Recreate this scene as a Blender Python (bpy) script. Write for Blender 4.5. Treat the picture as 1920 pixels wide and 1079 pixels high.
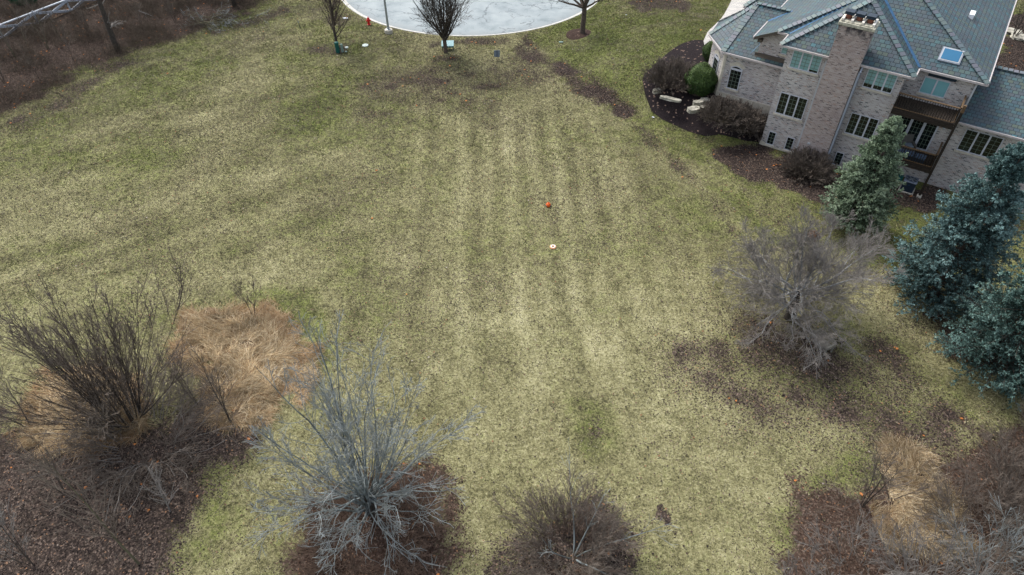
import bpy, math, random
import numpy as np
from mathutils import Vector
RNG = np.random.default_rng(7); random.seed(7)
for o in list(bpy.data.objects): bpy.data.objects.remove(o)
scn = bpy.context.scene
COL = scn.collection

# ---------------------------------------------------------------- camera, sky, sun, exposure
CAM_H, PITCH, FPX = 29.0, math.radians(44.4), 1281.0
cam = bpy.data.cameras.new('camera'); cam.sensor_width = 36; cam.lens = 36*FPX/1920; cam.clip_end = 3000; cam.clip_start = .5
camo = bpy.data.objects.new('camera', cam); COL.objects.link(camo)
camo.location = (0, 0, CAM_H); camo.rotation_euler = (math.pi/2-PITCH, 0, 0)
scn.camera = camo
SUN_EL, SUN_AZ = 52, -38          # sun over the far left of the field, behind thin cloud
world = bpy.data.worlds.new('World'); scn.world = world; world.use_nodes = True
wn = world.node_tree; bg = wn.nodes['Background']
sky = wn.nodes.new('ShaderNodeTexSky'); sky.sky_type = 'NISHITA'; sky.sun_disc = False
sky.sun_elevation = math.radians(SUN_EL); sky.sun_rotation = math.radians(SUN_AZ)
sky.air_density = 1.0; sky.dust_density = 3.0; sky.ozone_density = 1.0
hs = wn.nodes.new('ShaderNodeHueSaturation'); hs.inputs['Saturation'].default_value = .48; wn.links.new(sky.outputs[0], hs.inputs['Color']); wn.links.new(hs.outputs[0], bg.inputs[0]); bg.inputs[1].default_value = 0.15
sl = bpy.data.lights.new('sun', 'SUN'); sl.energy = 1.5; sl.angle = math.radians(22); sl.color = (1, .965, .91)
so = bpy.data.objects.new('sun', sl); COL.objects.link(so)
so.rotation_euler = (math.radians(90-SUN_EL), 0, math.radians(180-SUN_AZ)); so.location = (0, 0, 60)
vs = scn.view_settings; vs.view_transform = 'Standard'; vs.look = 'None'; vs.gamma = 1; vs.exposure = 1.0; vs.use_curve_mapping = False
scn.render.resolution_x = 1024; scn.render.resolution_y = 575

# ---------------------------------------------------------------- photo pixel -> point on the ground
cF = np.array([0, math.cos(PITCH), -math.sin(PITCH)]); cU = np.array([0, math.sin(PITCH), math.cos(PITCH)])
HU = np.array([.834, -.551]); HU = HU/np.linalg.norm(HU); HW = np.array([-HU[1], HU[0]])
HO = np.array([19.15, 45.45])      # lower corner of the house, origin of its own axes
HROT = math.atan2(HU[1], HU[0])
def sst(a, b, x):
    t = np.clip((np.asarray(x, float)-a)/(b-a), 0, 1); return t*t*(3-2*t)
CUL = (-4.4, 79.6, 15.1)
def hz(x, y):
    x = np.asarray(x, float); y = np.asarray(y, float)
    u = (x-HO[0])*HU[0]+(y-HO[1])*HU[1]; w = (x-HO[0])*HW[0]+(y-HO[1])*HW[1]
    m = 1.8*sst(-1.8, 2.0, w)*sst(.4, -3.4, u)*(1-sst(5, 19, np.hypot(u+5, w-8)))
    und = .10*np.sin(x*.21+1)*np.sin(y*.17)+.04*np.sin(x*.9+y*.5)*np.sin(y*.8-x*.3)
    r = np.hypot(x-CUL[0], y-CUL[1])
    k = sst(CUL[2]+.3, CUL[2]+4, r)*sst(-1, 3, np.hypot(u-5, w-3)-9)
    return m+und*k-.16*(1-sst(CUL[2]-.3, CUL[2]-.05, r))
def G(px, py, z=None):
    d = cF+np.array([(px-960)/FPX, 0, 0])-(py-539.5)/FPX*cU
    zz = 0. if z is None else z
    for _ in range(12):
        t = (zz-CAM_H)/d[2]; p = np.array([d[0]*t, d[1]*t, zz])
        if z is not None: break
        zz = float(hz(p[0], p[1]))
    return p
def hworld(u, w): p = HO+HU*u+HW*w; return float(p[0]), float(p[1])

# ---------------------------------------------------------------- object helpers
def tag(o, label=None, cat=None, group=None, kind=None):
    if label: o['label'] = label
    if cat: o['category'] = cat
    if group: o['group'] = group
    if kind: o['kind'] = kind
    return o
def empty(name, loc, rz=0, **k):
    o = bpy.data.objects.new(name, None); COL.objects.link(o); o.location = tuple(float(c) for c in loc); o.rotation_euler = (0, 0, rz)
    o.empty_display_size = .3
    return tag(o, **k)
def link(name, me, mats, parent=None, **k):
    o = bpy.data.objects.new(name, me); COL.objects.link(o)
    for m in (mats if isinstance(mats, (list, tuple)) else [mats]): me.materials.append(m)
    if parent is not None: o.parent = parent
    return tag(o, **k)
def np_mesh(name, V, Fs, colors=None, smooth=False, uvs=None):
    me = bpy.data.meshes.new(name)
    V = np.asarray(V, dtype=np.float32).reshape(-1, 3)
    me.vertices.add(len(V)); me.vertices.foreach_set('co', V.ravel())
    Fs = [np.asarray(F, dtype=np.int32) for F in Fs if len(F)]
    loops = np.concatenate([F.ravel() for F in Fs]); tot = np.concatenate([np.full(len(F), F.shape[1], np.int32) for F in Fs])
    st = np.concatenate([[0], np.cumsum(tot)[:-1]]).astype(np.int32)
    me.loops.add(len(loops)); me.loops.foreach_set('vertex_index', loops)
    me.polygons.add(len(tot)); me.polygons.foreach_set('loop_start', st); me.polygons.foreach_set('loop_total', tot)
    if smooth: me.polygons.foreach_set('use_smooth', np.ones(len(tot), bool))
    me.update(calc_edges=True)
    if colors is not None:
        for cn, c in colors.items():
            if c.ndim == 1:
                a = me.attributes.new(cn, 'FLOAT', 'POINT'); a.data.foreach_set('value', c.astype(np.float32))
            else:
                a = me.attributes.new(cn, 'FLOAT_COLOR', 'POINT')
                a.data.foreach_set('color', np.concatenate([c, np.ones((len(c), 1))], 1).astype(np.float32).ravel())
    return me
class MB:
    """collects faces of one mesh; UVs run along each face in metres"""
    def __init__(s): s.v = []; s.f = []
    def poly(s, pts): n = len(s.v); s.v += [tuple(map(float, p)) for p in pts]; s.f.append(list(range(n, n+len(pts)))); return s
    def box(s, a, b):
        x0, y0, z0 = a; x1, y1, z1 = b
        P = [(x0,y0,z0),(x1,y0,z0),(x1,y1,z0),(x0,y1,z0),(x0,y0,z1),(x1,y0,z1),(x1,y1,z1),(x0,y1,z1)]
        for f in ((0,3,2,1),(4,5,6,7),(0,1,5,4),(1,2,6,5),(2,3,7,6),(3,0,4,7)): s.poly([P[i] for i in f])
        return s
    def bar(s, p, q, w, h, up=(0,0,1)):
        p = Vector(p); q = Vector(q); t = (q-p).normalized(); a = t.cross(Vector(up))
        if a.length < 1e-4: a = t.cross(Vector((1,0,0)))
        a.normalize(); b = a.cross(t); a *= w/2; b *= h/2
        A = [p-a-b, p+a-b, p+a+b, p-a+b]; B = [q-a-b, q+a-b, q+a+b, q-a+b]
        s.poly(A[::-1]); s.poly(B)
        for i in range(4): j = (i+1) % 4; s.poly([A[i], A[j], B[j], B[i]])
        return s
    def lathe(s, prof, c=(0,0,0), n=16):
        R = [[(c[0]+r*math.cos(2*math.pi*k/n), c[1]+r*math.sin(2*math.pi*k/n), c[2]+z) for k in range(n)] for r, z in prof]
        for i in range(len(R)-1):
            for k in range(n): j = (k+1) % n; s.poly([R[i][k], R[i][j], R[i+1][j], R[i+1][k]])
        s.poly(R[0][::-1]); s.poly(R[-1]); return s
    def cyl(s, p, q, r0, r1=None, n=12):
        r1 = r0 if r1 is None else r1; p = Vector(p); q = Vector(q); t = (q-p).normalized()
        a = t.cross(Vector((0,0,1)) if abs(t.z) < .9 else Vector((1,0,0))).normalized(); b = t.cross(a)
        A = [p+(a*math.cos(2*math.pi*k/n)+b*math.sin(2*math.pi*k/n))*r0 for k in range(n)]
        B = [q+(a*math.cos(2*math.pi*k/n)+b*math.sin(2*math.pi*k/n))*r1 for k in range(n)]
        for k in range(n): j = (k+1) % n; s.poly([A[k], A[j], B[j], B[k]])
        s.poly(A[::-1]); s.poly(B); return s
    def prism(s, pts, z0, z1):
        s.poly([(p[0], p[1], z0) for p in pts][::-1]); s.poly([(p[0], p[1], z1) for p in pts])
        for i in range(len(pts)):
            a = pts[i]; b = pts[(i+1) % len(pts)]; s.poly([(a[0],a[1],z0),(b[0],b[1],z0),(b[0],b[1],z1),(a[0],a[1],z1)])
        return s
    def build(s, name, mat, parent=None, bevel=0, **k):
        me = bpy.data.meshes.new(name); me.from_pydata(s.v, [], s.f); me.update()
        uv = me.uv_layers.new(name='uv')
        for p in me.polygons:
            n = p.normal; t = Vector((0,0,1)).cross(n)
            if t.length < 1e-3: t = Vector((1,0,0))
            t.normalize(); b = n.cross(t)
            for li in p.loop_indices:
                c = me.vertices[me.loops[li].vertex_index].co; uv.data[li].uv = (c.dot(t), c.dot(b))
        if bevel:
            import bmesh
            bm = bmesh.new(); bm.from_mesh(me); bmesh.ops.remove_doubles(bm, verts=bm.verts, dist=1e-4)
            bmesh.ops.bevel(bm, geom=list(bm.edges), offset=bevel, segments=2, profile=.5, affect='EDGES'); bm.to_mesh(me); bm.free()
        return link(name, me, mat, parent, **k)

# ---------------------------------------------------------------- materials
def newmat(name, rough=.8, spec=.25):
    m = bpy.data.materials.new(name); m.use_nodes = True
    b = m.node_tree.nodes['Principled BSDF']; b.inputs['Roughness'].default_value = rough; b.inputs['Specular IOR Level'].default_value = spec
    return m, m.node_tree, b
class N:
    def __init__(s, nt): s.nt = nt
    def n(s, t, **k):
        x = s.nt.nodes.new('ShaderNode'+t)
        for a, b in k.items(): setattr(x, a, b)
        return x
    def l(s, a, b): s.nt.links.new(a, b)
    def val(s, sock, v):
        if hasattr(v, 'is_linked') or isinstance(v, bpy.types.NodeSocket): s.l(v, sock)
        elif isinstance(v, (tuple, list)) and len(v) == 3 and sock.type == 'RGBA': sock.default_value = (*v, 1)
        else: sock.default_value = v
    def noise(s, vec, scale, detail=4, rough=.6, dist=0):
        x = s.n('TexNoise'); s.l(vec, x.inputs['Vector']); x.inputs['Scale'].default_value = scale
        x.inputs['Detail'].default_value = detail; x.inputs['Roughness'].default_value = rough; x.inputs['Distortion'].default_value = dist
        return x.outputs['Fac']
    def ramp(s, fac, stops, interp='LINEAR'):
        x = s.n('ValToRGB'); x.color_ramp.interpolation = interp; e = x.color_ramp.elements
        while len(e) < len(stops): e.new(.5)
        for i, (p, c) in enumerate(stops): e[i].position = p; e[i].color = (*c, 1) if isinstance(c, (tuple, list)) else (c, c, c, 1)
        s.l(fac, x.inputs['Fac']); return x.outputs['Color']
    def mix(s, f, a, b, mode='MIX'):
        x = s.n('Mix', data_type='RGBA', blend_type=mode)
        s.val(x.inputs[0], f); s.val(x.inputs[6], a); s.val(x.inputs[7], b); return x.outputs[2]
    def math(s, op, a, b=0., c=None, clamp=False):
        x = s.n('Math', operation=op, use_clamp=clamp); s.val(x.inputs[0], a); s.val(x.inputs[1], b)
        if c is not None: s.val(x.inputs[2], c)
        return x.outputs[0]
    def ss(s, x_, a, b):
        x = s.n('MapRange', interpolation_type='SMOOTHSTEP'); s.val(x.inputs[0], x_); s.val(x.inputs[1], a); s.val(x.inputs[2], b); return x.outputs[0]
    def attr(s, name): x = s.n('Attribute'); x.attribute_name = name; return x
    def coord(s, which='Object'): return s.n('TexCoord').outputs[which]
    def bump(s, h, strength, dist, bsdf):
        x = s.n('Bump'); x.inputs['Strength'].default_value = strength; x.inputs['Distance'].default_value = dist
        s.l(h, x.inputs['Height']); s.l(x.outputs[0], bsdf.inputs['Normal'])
    def stretch(s, vec, sc):
        x = s.n('Mapping'); s.l(vec, x.inputs[0]); x.inputs['Scale'].default_value = sc; return x.outputs[0]
M = {}
def flat(name, c, rough=.7, var=.15, scale=6, metal=0, spec=.3, c2=None):
    m, nt, b = newmat(name, rough, spec); q = N(nt); co = q.coord()
    c2 = c2 or tuple(x*(1-2*var) for x in c)
    q.l(q.ramp(q.noise(co, scale, 5), [(.3, c2), (.65, c)]), b.inputs['Base Color']); b.inputs['Metallic'].default_value = metal
    M[name] = m; return m
flat('limestone', (.52,.48,.40), .8, .15, 4); flat('white_trim', (.42,.44,.46), .5, .05, 3); flat('frame_paint', (.46,.48,.52), .5, .06, 5)
flat('fascia', (.47,.43,.42), .5, .12, 9); flat('soffit', (.09,.075,.06), .8); flat('muntin', (.11,.14,.11), .6, .05)
flat('downspout', (.26,.29,.34), .4, .05, 3); flat('valley_metal', (.05,.13,.24), .35, .2, 5, .3); flat('dark_wood', (.028,.020,.014), .7, .3, 9)
flat('rail_wood', (.13,.082,.042), .7, .25, 14); flat('weathered_wood', (.26,.25,.21), .85, .3, 12); flat('concrete', (.50,.47,.40), .9, .25, 7)
flat('curb', (.55,.54,.50), .9, .2, 3); flat('chimney_cap', (.52,.50,.40), .9, .35, 5); flat('flue_clay', (.22,.085,.05), .85, .2, 9)
flat('black_metal', (.015,.028,.045), .45, .1, 5); flat('galvanised', (.36,.40,.42), .4, .08, 9, .5); flat('hydrant_red', (.55,.012,.012), .45, .12, 9)
flat('green_box', (.006,.085,.07), .5, .12, 8); flat('pale_green', (.19,.27,.23), .6, .12, 9); flat('teal_box', (.02,.14,.13), .5, .1, 6)
flat('pale_blue_lid', (.36,.56,.58), .5, .12, 9); flat('sign_back', (.17,.21,.25), .5, .12, 12); flat('ac_body', (.018,.028,.045), .6, .1, 5)
flat('ac_top', (.15,.18,.23), .5, .1, 5); flat('orange_plastic', (.75,.12,.015), .5, .15, 20); flat('peach_plastic', (.85,.42,.22), .5, .15, 20)
flat('white_cream', (.75,.70,.62), .5, .1, 20); flat('stone', (.42,.40,.33), .9, .35, 2.5); flat('seat_fabric', (.10,.095,.085), .9, .2, 30)
flat('cushion_blue', (.07,.11,.17), .9, .2, 12); flat('vent_white', (.8,.82,.85), .4, .05); flat('fence_board', (.42,.46,.51), .7, .22, 7)
flat('brown_board', (.16,.10,.05), .8, .3, 5); flat('nest_leaves', (.16,.085,.045), .95, .35, 14); flat('plastic_lid', (.45,.52,.50), .6, .2, 9)
flat('flag', (.55,.56,.56), .9, .1, 3)
flat('bark_dark', (.065,.054,.044), .95, .3, 6); flat('bark_brown', (.11,.085,.068), .95, .3, 6); flat('bark_grey', (.33,.34,.34), .95, .3, 6, c2=(.12,.115,.11))
flat('twig_brown', (.17,.14,.115), .95, .25, 3); flat('twig_grey', (.245,.225,.205), .95, .25, 3); flat('twig_red', (.17,.115,.085), .95, .3, 3)
flat('twig_lichen', (.29,.325,.33), .95, .2, 1.6, c2=(.12,.118,.10)); flat('bark_lichen', (.22,.255,.26), .95, .3, 1.8, c2=(.06,.058,.045))
flat('twig_dark', (.105,.082,.058), .95, .3, 1.2, c2=(.05,.038,.028)); flat('twig_olive', (.14,.13,.08), .95, .25, 3)
def glass(name, col, rough=.08, var=None):
    m, nt, b = newmat(name, rough, .5); q = N(nt)
    c2 = var or tuple(x*.55 for x in col)
    q.l(q.ramp(q.noise(q.coord(), 1.1, 2), [(.35, c2), (.7, col)]), b.inputs['Base Color']); M[name] = m
glass('dark_glass', (.012,.02,.02), .07, (.004,.006,.005)); glass('blind_glass', (.21,.36,.35), .25, (.17,.31,.31)); glass('skylight_glass', (.025,.14,.26), .3, (.022,.125,.235))
glass('blind_glass_two', (.18,.38,.40), .25, (.16,.35,.37))

def brick_mat():
    m, nt, b = newmat('brick', .9, .2); q = N(nt); uv = q.coord('UV')
    t = q.n('TexBrick'); q.l(uv, t.inputs['Vector']); t.inputs['Scale'].default_value = 1
    t.inputs['Brick Width'].default_value = .22; t.inputs['Row Height'].default_value = .08; t.inputs['Mortar Size'].default_value = .011
    t.inputs['Color1'].default_value = (0,0,0,1); t.inputs['Color2'].default_value = (1,1,1,1); t.inputs['Mortar'].default_value = (.5,.5,.5,1); t.inputs['Bias'].default_value = 0
    br = q.ramp(t.outputs['Color'], [(0,(.05,.05,.06)),(.08,(.14,.11,.10)),(.14,(.34,.26,.235)),(.45,(.42,.335,.305)),(.7,(.50,.415,.385)),(.90,(.56,.48,.45)),(1,(.36,.20,.15))])
    c = q.mix(t.outputs['Fac'], br, (.58,.54,.52))
    big = q.noise(q.coord(), .8, 3)
    c = q.mix(1., c, (.87,.945,.95), 'MULTIPLY'); c = q.mix(q.ss(big, .35, .75), c, (.82,.82,.86), 'MULTIPLY')
    blot = q.noise(q.stretch(uv, (4.5, 14, 1)), 2.4, 2, .6)
    c = q.mix(q.math('MULTIPLY', q.ss(blot, .62, .70), .6), c, (.13,.125,.15))
    q.l(c, b.inputs['Base Color']); q.bump(t.outputs['Fac'], .5, .01, b); M['brick'] = m
    # the same brick with soot under the chimney cap
    m2 = m.copy(); m2.name = 'sooty_brick'; M['sooty_brick'] = m2; q = N(m2.node_tree); b2 = m2.node_tree.nodes['Principled BSDF']
    src = b2.inputs['Base Color'].links[0].from_socket
    sx = q.n('SeparateXYZ'); q.l(q.coord(), sx.inputs[0])
    k = q.math('MULTIPLY', q.ss(sx.outputs['Z'], 8.9, 10.3), q.ss(q.noise(q.coord(), 2.2, 4), .36, .6))
    q.l(q.mix(k, q.mix(.35, src, (.22,.12,.09)), (.05,.045,.05)), b2.inputs['Base Color'])
brick_mat()
def shingle_mat():
    m, nt, b = newmat('shingle', .55, .3); q = N(nt); uv = q.coord('UV')
    t = q.n('TexBrick'); q.l(uv, t.inputs['Vector']); t.inputs['Scale'].default_value = 1
    t.inputs['Brick Width'].default_value = .34; t.inputs['Row Height'].default_value = .28; t.inputs['Mortar Size'].default_value = .017; t.inputs['Mortar Smooth'].default_value = .3
    t.inputs['Color1'].default_value = (0,0,0,1); t.inputs['Color2'].default_value = (1,1,1,1); t.inputs['Bias'].default_value = 0
    stops = [(0,(.045,.092,.108)),(.2,(.055,.082,.10)),(.4,(.068,.092,.092)),(.55,(.064,.076,.092)),(.75,(.055,.11,.122)),(.9,(.078,.10,.080)),(1,(.045,.125,.15))]
    c = q.ramp(t.outputs['Color'], stops)
    big = q.noise(q.coord(), .5, 3); c = q.mix(q.ss(big, .3, .7), c, (.74,.79,.83), 'MULTIPLY')
    c = q.mix(t.outputs['Fac'], c, (.012,.018,.025)); q.l(c, b.inputs['Base Color'])
    q.bump(q.math('SUBTRACT', 1., t.outputs['Fac']), .8, .03, b); M['shingle'] = m
    m, nt, b = newmat('ridge_tile', .6, .4); q = N(nt)
    g = q.n('NewGeometry'); q.l(q.ramp(g.outputs['Random Per Island'], [(0,(.07,.12,.13)),(.35,(.12,.12,.145)),(.7,(.085,.15,.155)),(1,(.12,.145,.135))]), b.inputs['Base Color']); M['ridge_tile'] = m
shingle_mat()
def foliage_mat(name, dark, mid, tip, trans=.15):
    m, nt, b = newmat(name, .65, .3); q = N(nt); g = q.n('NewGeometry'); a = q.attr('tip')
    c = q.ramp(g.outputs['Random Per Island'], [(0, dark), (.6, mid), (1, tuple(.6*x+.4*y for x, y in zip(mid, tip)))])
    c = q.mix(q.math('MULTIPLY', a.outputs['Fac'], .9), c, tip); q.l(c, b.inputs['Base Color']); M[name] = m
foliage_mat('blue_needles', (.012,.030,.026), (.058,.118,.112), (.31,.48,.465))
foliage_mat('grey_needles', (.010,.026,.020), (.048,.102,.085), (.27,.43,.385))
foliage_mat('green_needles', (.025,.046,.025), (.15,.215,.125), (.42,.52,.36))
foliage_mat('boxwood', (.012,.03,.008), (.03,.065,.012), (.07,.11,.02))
foliage_mat('cedar', (.008,.05,.02), (.02,.11,.045), (.05,.18,.08))
def colattr_mat(name, rough=.9):
    m, nt, b = newmat(name, rough, .15); q = N(nt); q.l(q.attr('col').outputs['Color'], b.inputs['Base Color']); M[name] = m; return b
colattr_mat('dead_leaf'); colattr_mat('straw'); colattr_mat('grass_blade')

def ground_mat():
    m, nt, b = newmat('ground', .95, .1); q = N(nt); co = q.coord()
    A = {k: q.attr(k).outputs['Fac'] for k in ('litter', 'green', 'mulch', 'dry', 'stripe', 'red')}
    n1 = q.noise(co, .35, 4, .6); n2 = q.noise(co, 1.6, 5, .65); n3 = q.noise(co, 7, 5, .75); n4 = q.noise(q.stretch(co, (1, 1, 1)), 22, 4, .8)
    v = q.n('TexVoronoi'); q.l(co, v.inputs['Vector']); v.inputs['Scale'].default_value = 5.5
    # lawn: winter straw against olive
    k = q.math('ADD', q.math('MULTIPLY', n1, .16), q.math('MULTIPLY', n2, .24)); k = q.math('ADD', k, q.math('MULTIPLY', n3, .50))
    k = q.math('ADD', k, q.math('MULTIPLY', n4, .50)); k = q.math('ADD', k, q.math('MULTIPLY', A['stripe'], .05)); k = q.math('SUBTRACT', k, q.math('MULTIPLY', A['green'], .10))
    straw = q.ramp(k, [(.54,(.030,.028,.017)),(.622,(.098,.092,.044)),(.688,(.195,.182,.090)),(.76,(.30,.282,.155)),(.87,(.45,.415,.27))])
    grn = q.ramp(k, [(.49,(.022,.030,.010)),(.60,(.070,.086,.024)),(.69,(.145,.165,.047)),(.84,(.29,.29,.12))])
    gm = q.ss(q.math('ADD', A['green'], q.math('MULTIPLY', q.math('SUBTRACT', n2, .5), 1.6)), .12, .85)
    lawn = q.mix(gm, straw, grn)
    # fallen leaves lying in it; their lawn specks also paint shadow between tufts
    r = q.n('SeparateColor'); q.l(v.outputs['Color'], r.inputs[0])
    v2 = q.n('TexVoronoi'); q.l(co, v2.inputs['Vector']); v2.inputs['Scale'].default_value = 15
    r2 = q.n('SeparateColor'); q.l(v2.outputs['Color'], r2.inputs[0])
    dens = q.math('ADD', A['litter'], q.math('ADD', q.math('MULTIPLY', q.math('SUBTRACT', n2, .5), .6), q.math('MULTIPLY', q.math('SUBTRACT', n3, .5), .7)))
    thr = q.math('ADD', q.math('MULTIPLY', dens, 1.05), .02)
    lm = q.math('MULTIPLY', q.ss(q.math('SUBTRACT', thr, r2.outputs[0]), 0, .12), q.ss(q.math('SUBTRACT', q.math('ADD', .42, q.math('MULTIPLY', dens, .6)), v2.outputs['Distance']), 0, .15))
    leafc = q.ramp(r2.outputs[1], [(0,(.016,.012,.011)),(.35,(.042,.032,.027)),(.65,(.068,.050,.042)),(.85,(.115,.085,.068)),(.96,(.18,.14,.115)),(1,(.28,.15,.08))])
    leafc = q.mix(q.math('MULTIPLY', A['red'], .35), leafc, q.ramp(n4, [(.3,(.04,.02,.012)),(.7,(.15,.075,.04))]))
    soil = q.ramp(n4, [(.35,(.022,.016,.012)),(.7,(.085,.066,.050))]); lawn = q.mix(q.ss(dens, .42, .85), lawn, soil)
    c = q.mix(lm, lawn, leafc)
    dry = q.ramp(q.noise(q.stretch(co, (1, 3, 1)), 8, 5, .8, .8), [(.3,(.05,.035,.02)),(.5,(.17,.12,.075)),(.72,(.33,.25,.16))])
    c = q.mix(q.ss(q.math('ADD', A['dry'], q.math('MULTIPLY', q.math('SUBTRACT', n3, .5), .7)), .35, .65), c, dry)
    mul = q.ramp(n4, [(.35,(.008,.006,.006)),(.7,(.03,.024,.024))])
    c = q.mix(q.ss(A['mulch'], .4, .6), c, mul)
    q.l(c, b.inputs['Base Color'])
    h = q.math('ADD', q.math('MULTIPLY', n3, .6), n4); q.bump(h, .7, .07, b); M['ground'] = m
    for nm, c0, c1 in (('mulch', (.008,.006,.007), (.034,.026,.027)), ('ring_mulch', (.022,.014,.011), (.075,.048,.038))):
        m, nt, b = newmat(nm, .95, .1); q = N(nt); co = q.coord(); x = q.noise(co, 16, 5, .8)
        v = q.n('TexVoronoi'); q.l(co, v.inputs['Vector']); v.inputs['Scale'].default_value = 9; r = q.n('SeparateColor'); q.l(v.outputs['Color'], r.inputs[0])
        c = q.mix(q.math('GREATER_THAN', r.outputs[0], .965), q.ramp(x, [(.35, c0), (.7, c1)]), (.2,.14,.11))
        q.l(c, b.inputs['Base Color']); q.bump(x, .8, .06, b); M[nm] = m
    # pavement, washed pale, with dark crack lines
    m, nt, b = newmat('pavement', .75, .35); q = N(nt); co = q.coord()
    n = q.noise(co, .5, 3); wv = q.n('VectorMath', operation='MULTIPLY_ADD'); nn = q.n('TexNoise'); q.l(co, nn.inputs['Vector']); nn.inputs['Scale'].default_value = 1.3; nn.inputs['Detail'].default_value = 6
    q.l(nn.outputs['Color'], wv.inputs[0]); wv.inputs[1].default_value = (1.3, 1.3, 1.3); q.l(co, wv.inputs[2])
    def crack(sc, wd, keep, seed):
        mp = q.n('Mapping'); q.l(wv.outputs[0], mp.inputs[0]); mp.inputs['Location'].default_value = (seed, seed*.7, 0); mp.inputs['Scale'].default_value = (.7, 1.1, 1)
        v = q.n('TexVoronoi', feature='DISTANCE_TO_EDGE'); q.l(mp.outputs[0], v.inputs['Vector']); v.inputs['Scale'].default_value = sc
        e = q.math('SUBTRACT', 1., q.ss(v.outputs['Distance'], 0, wd))
        return q.math('MULTIPLY', e, q.ss(q.noise(co, .35, 3), keep, keep+.06))
    base = q.ramp(q.math('ADD', q.math('MULTIPLY', n, .6), q.math('MULTIPLY', q.noise(co, 9, 5, .8), .4)), [(.36,(.15,.185,.195)),(.46,(.225,.26,.27)),(.60,(.285,.32,.325))])
    c = q.mix(q.math('MULTIPLY', crack(.16, .012, .40, 3), .75), base, (.07,.085,.095)); c = q.mix(q.math('MULTIPLY', crack(.42, .018, .49, 9), .6), c, (.09,.10,.11))
    sx = q.n('VectorMath', operation='DISTANCE'); q.l(co, sx.inputs[0]); sx.inputs[1].default_value = (CUL[0], CUL[1], 0)
    edge = q.math('MULTIPLY', q.ss(q.math('ADD', sx.outputs['Value'], q.math('MULTIPLY', n, 3)), CUL[2]-2.0+1.5, CUL[2]+1.5), .55)
    c = q.mix(edge, c, (.17,.185,.19)); q.l(c, b.inputs['Base Color']); M['pavement'] = m
    m, nt, b = newmat('pavers', .85, .3); q = N(nt); t = q.n('TexBrick'); q.l(q.coord(), t.inputs['Vector']); t.inputs['Scale'].default_value = 1
    t.inputs['Brick Width'].default_value = .5; t.inputs['Row Height'].default_value = .3; t.inputs['Mortar Size'].default_value = .02
    t.inputs['Color1'].default_value = (.47,.45,.41,1); t.inputs['Color2'].default_value = (.36,.35,.33,1); t.inputs['Mortar'].default_value = (.22,.21,.20,1)
    q.l(t.outputs['Color'], b.inputs['Base Color']); M['pavers'] = m
ground_mat()

# ---------------------------------------------------------------- ground cover fields (all in metres on the ground)
def W(pts): return [tuple(G(*p)[:2]) for p in pts]
ZL = {
 'wood': [(-260,340),(-100,265),(0,228),(60,205),(110,170),(150,140),(210,122),(245,95),(300,82),(360,68),(410,48),(450,30),(490,8),(505,-30),(540,-90),(-700,-90),(-700,340)],
 'bl': [(-160,770),(0,770),(50,790),(120,800),(200,790),(330,740),(400,730),(450,760),(440,800),(480,830),(450,860),(400,890),(430,930),(370,960),(350,1010),(320,1050),(290,1110),(250,1200),(-200,1200)],
 'l2': [(560,950),(600,900),(660,880),(760,875),(820,900),(840,940),(855,1000),(820,1060),(800,1130),(740,1180),(560,1180),(540,1100),(540,1010)],
 'mb': [(960,990),(1000,950),(1060,930),(1130,950),(1180,990),(1200,1040),(1190,1100),(1180,1180),(960,1180),(940,1080)],
 'br': [(1395,1140),(1430,1070),(1480,1010),(1510,950),(1540,915),(1590,900),(1640,860),(1680,835),(1720,850),(1760,865),(1820,860),(1860,835),(1990,800),(2300,1000),(2300,1250),(1395,1250)],
 'tr': [(1320,560),(1370,545),(1450,550),(1540,580),(1600,630),(1660,655),(1700,705),(1740,750),(1750,790),(1690,775),(1640,750),(1580,765),(1500,755),(1430,735),(1370,690),(1330,630)],
 's23': [(1665,575),(1690,540),(1760,560),(1830,590),(1930,640),(1960,690),(1935,710),(1890,715),(1830,695),(1770,660),(1745,620),(1700,600)],
 'hf': [(1345,262),(1390,262),(1425,272),(1470,284),(1550,316),(1650,345),(1700,350),(1760,360),(1760,385),(1700,398),(1640,405),(1560,392),(1500,375),(1440,345),(1370,322),(1355,300)],
 'tl1': [(1180,-5),(1200,-20),(1290,-20),(1290,20),(1245,12),(1215,25),(1185,15)],
 'f1': [(900,205),(915,212),(940,230),(945,258),(920,262),(905,240)],
 'ru': [(1865,40),(1925,20),(1990,20),(1990,160),(1860,140)],
}
ZL = {k: W(v) for k, v in ZL.items()}
DRY = {k: W(v) for k, v in {
 'd1': [(325,625),(350,600),(400,582),(440,574),(500,590),(545,620),(580,660),(588,690),(560,730),(520,770),(470,800),(440,790),(420,740),(370,700),(330,670)],
 'd2': [(40,770),(100,705),(180,690),(250,710),(300,740),(280,780),(200,830),(120,850),(40,830)],
 'd3': [(1668,900),(1676,842),(1700,840),(1712,880),(1735,920),(1790,960),(1770,1010),(1720,1040),(1660,1020),(1640,980),(1655,940)]}.items()}
def seg_d(X, Y, ax, ay, bx, by):
    dx, dy = bx-ax, by-ay; t = np.clip(((X-ax)*dx+(Y-ay)*dy)/(dx*dx+dy*dy+1e-9), 0, 1)
    return np.hypot(X-ax-t*dx, Y-ay-t*dy)
def sdf(X, Y, P):
    d = np.full(X.shape, 1e9); ins = np.zeros(X.shape, bool)
    for i in range(len(P)):
        ax, ay = P[i]; bx, by = P[(i+1) % len(P)]; d = np.minimum(d, seg_d(X, Y, ax, ay, bx, by))
        if ay != by:
            c = ((ay > Y) != (by > Y)) & (X < (bx-ax)*(Y-ay)/(by-ay)+ax); ins ^= c
    return np.where(ins, d, -d)
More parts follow.
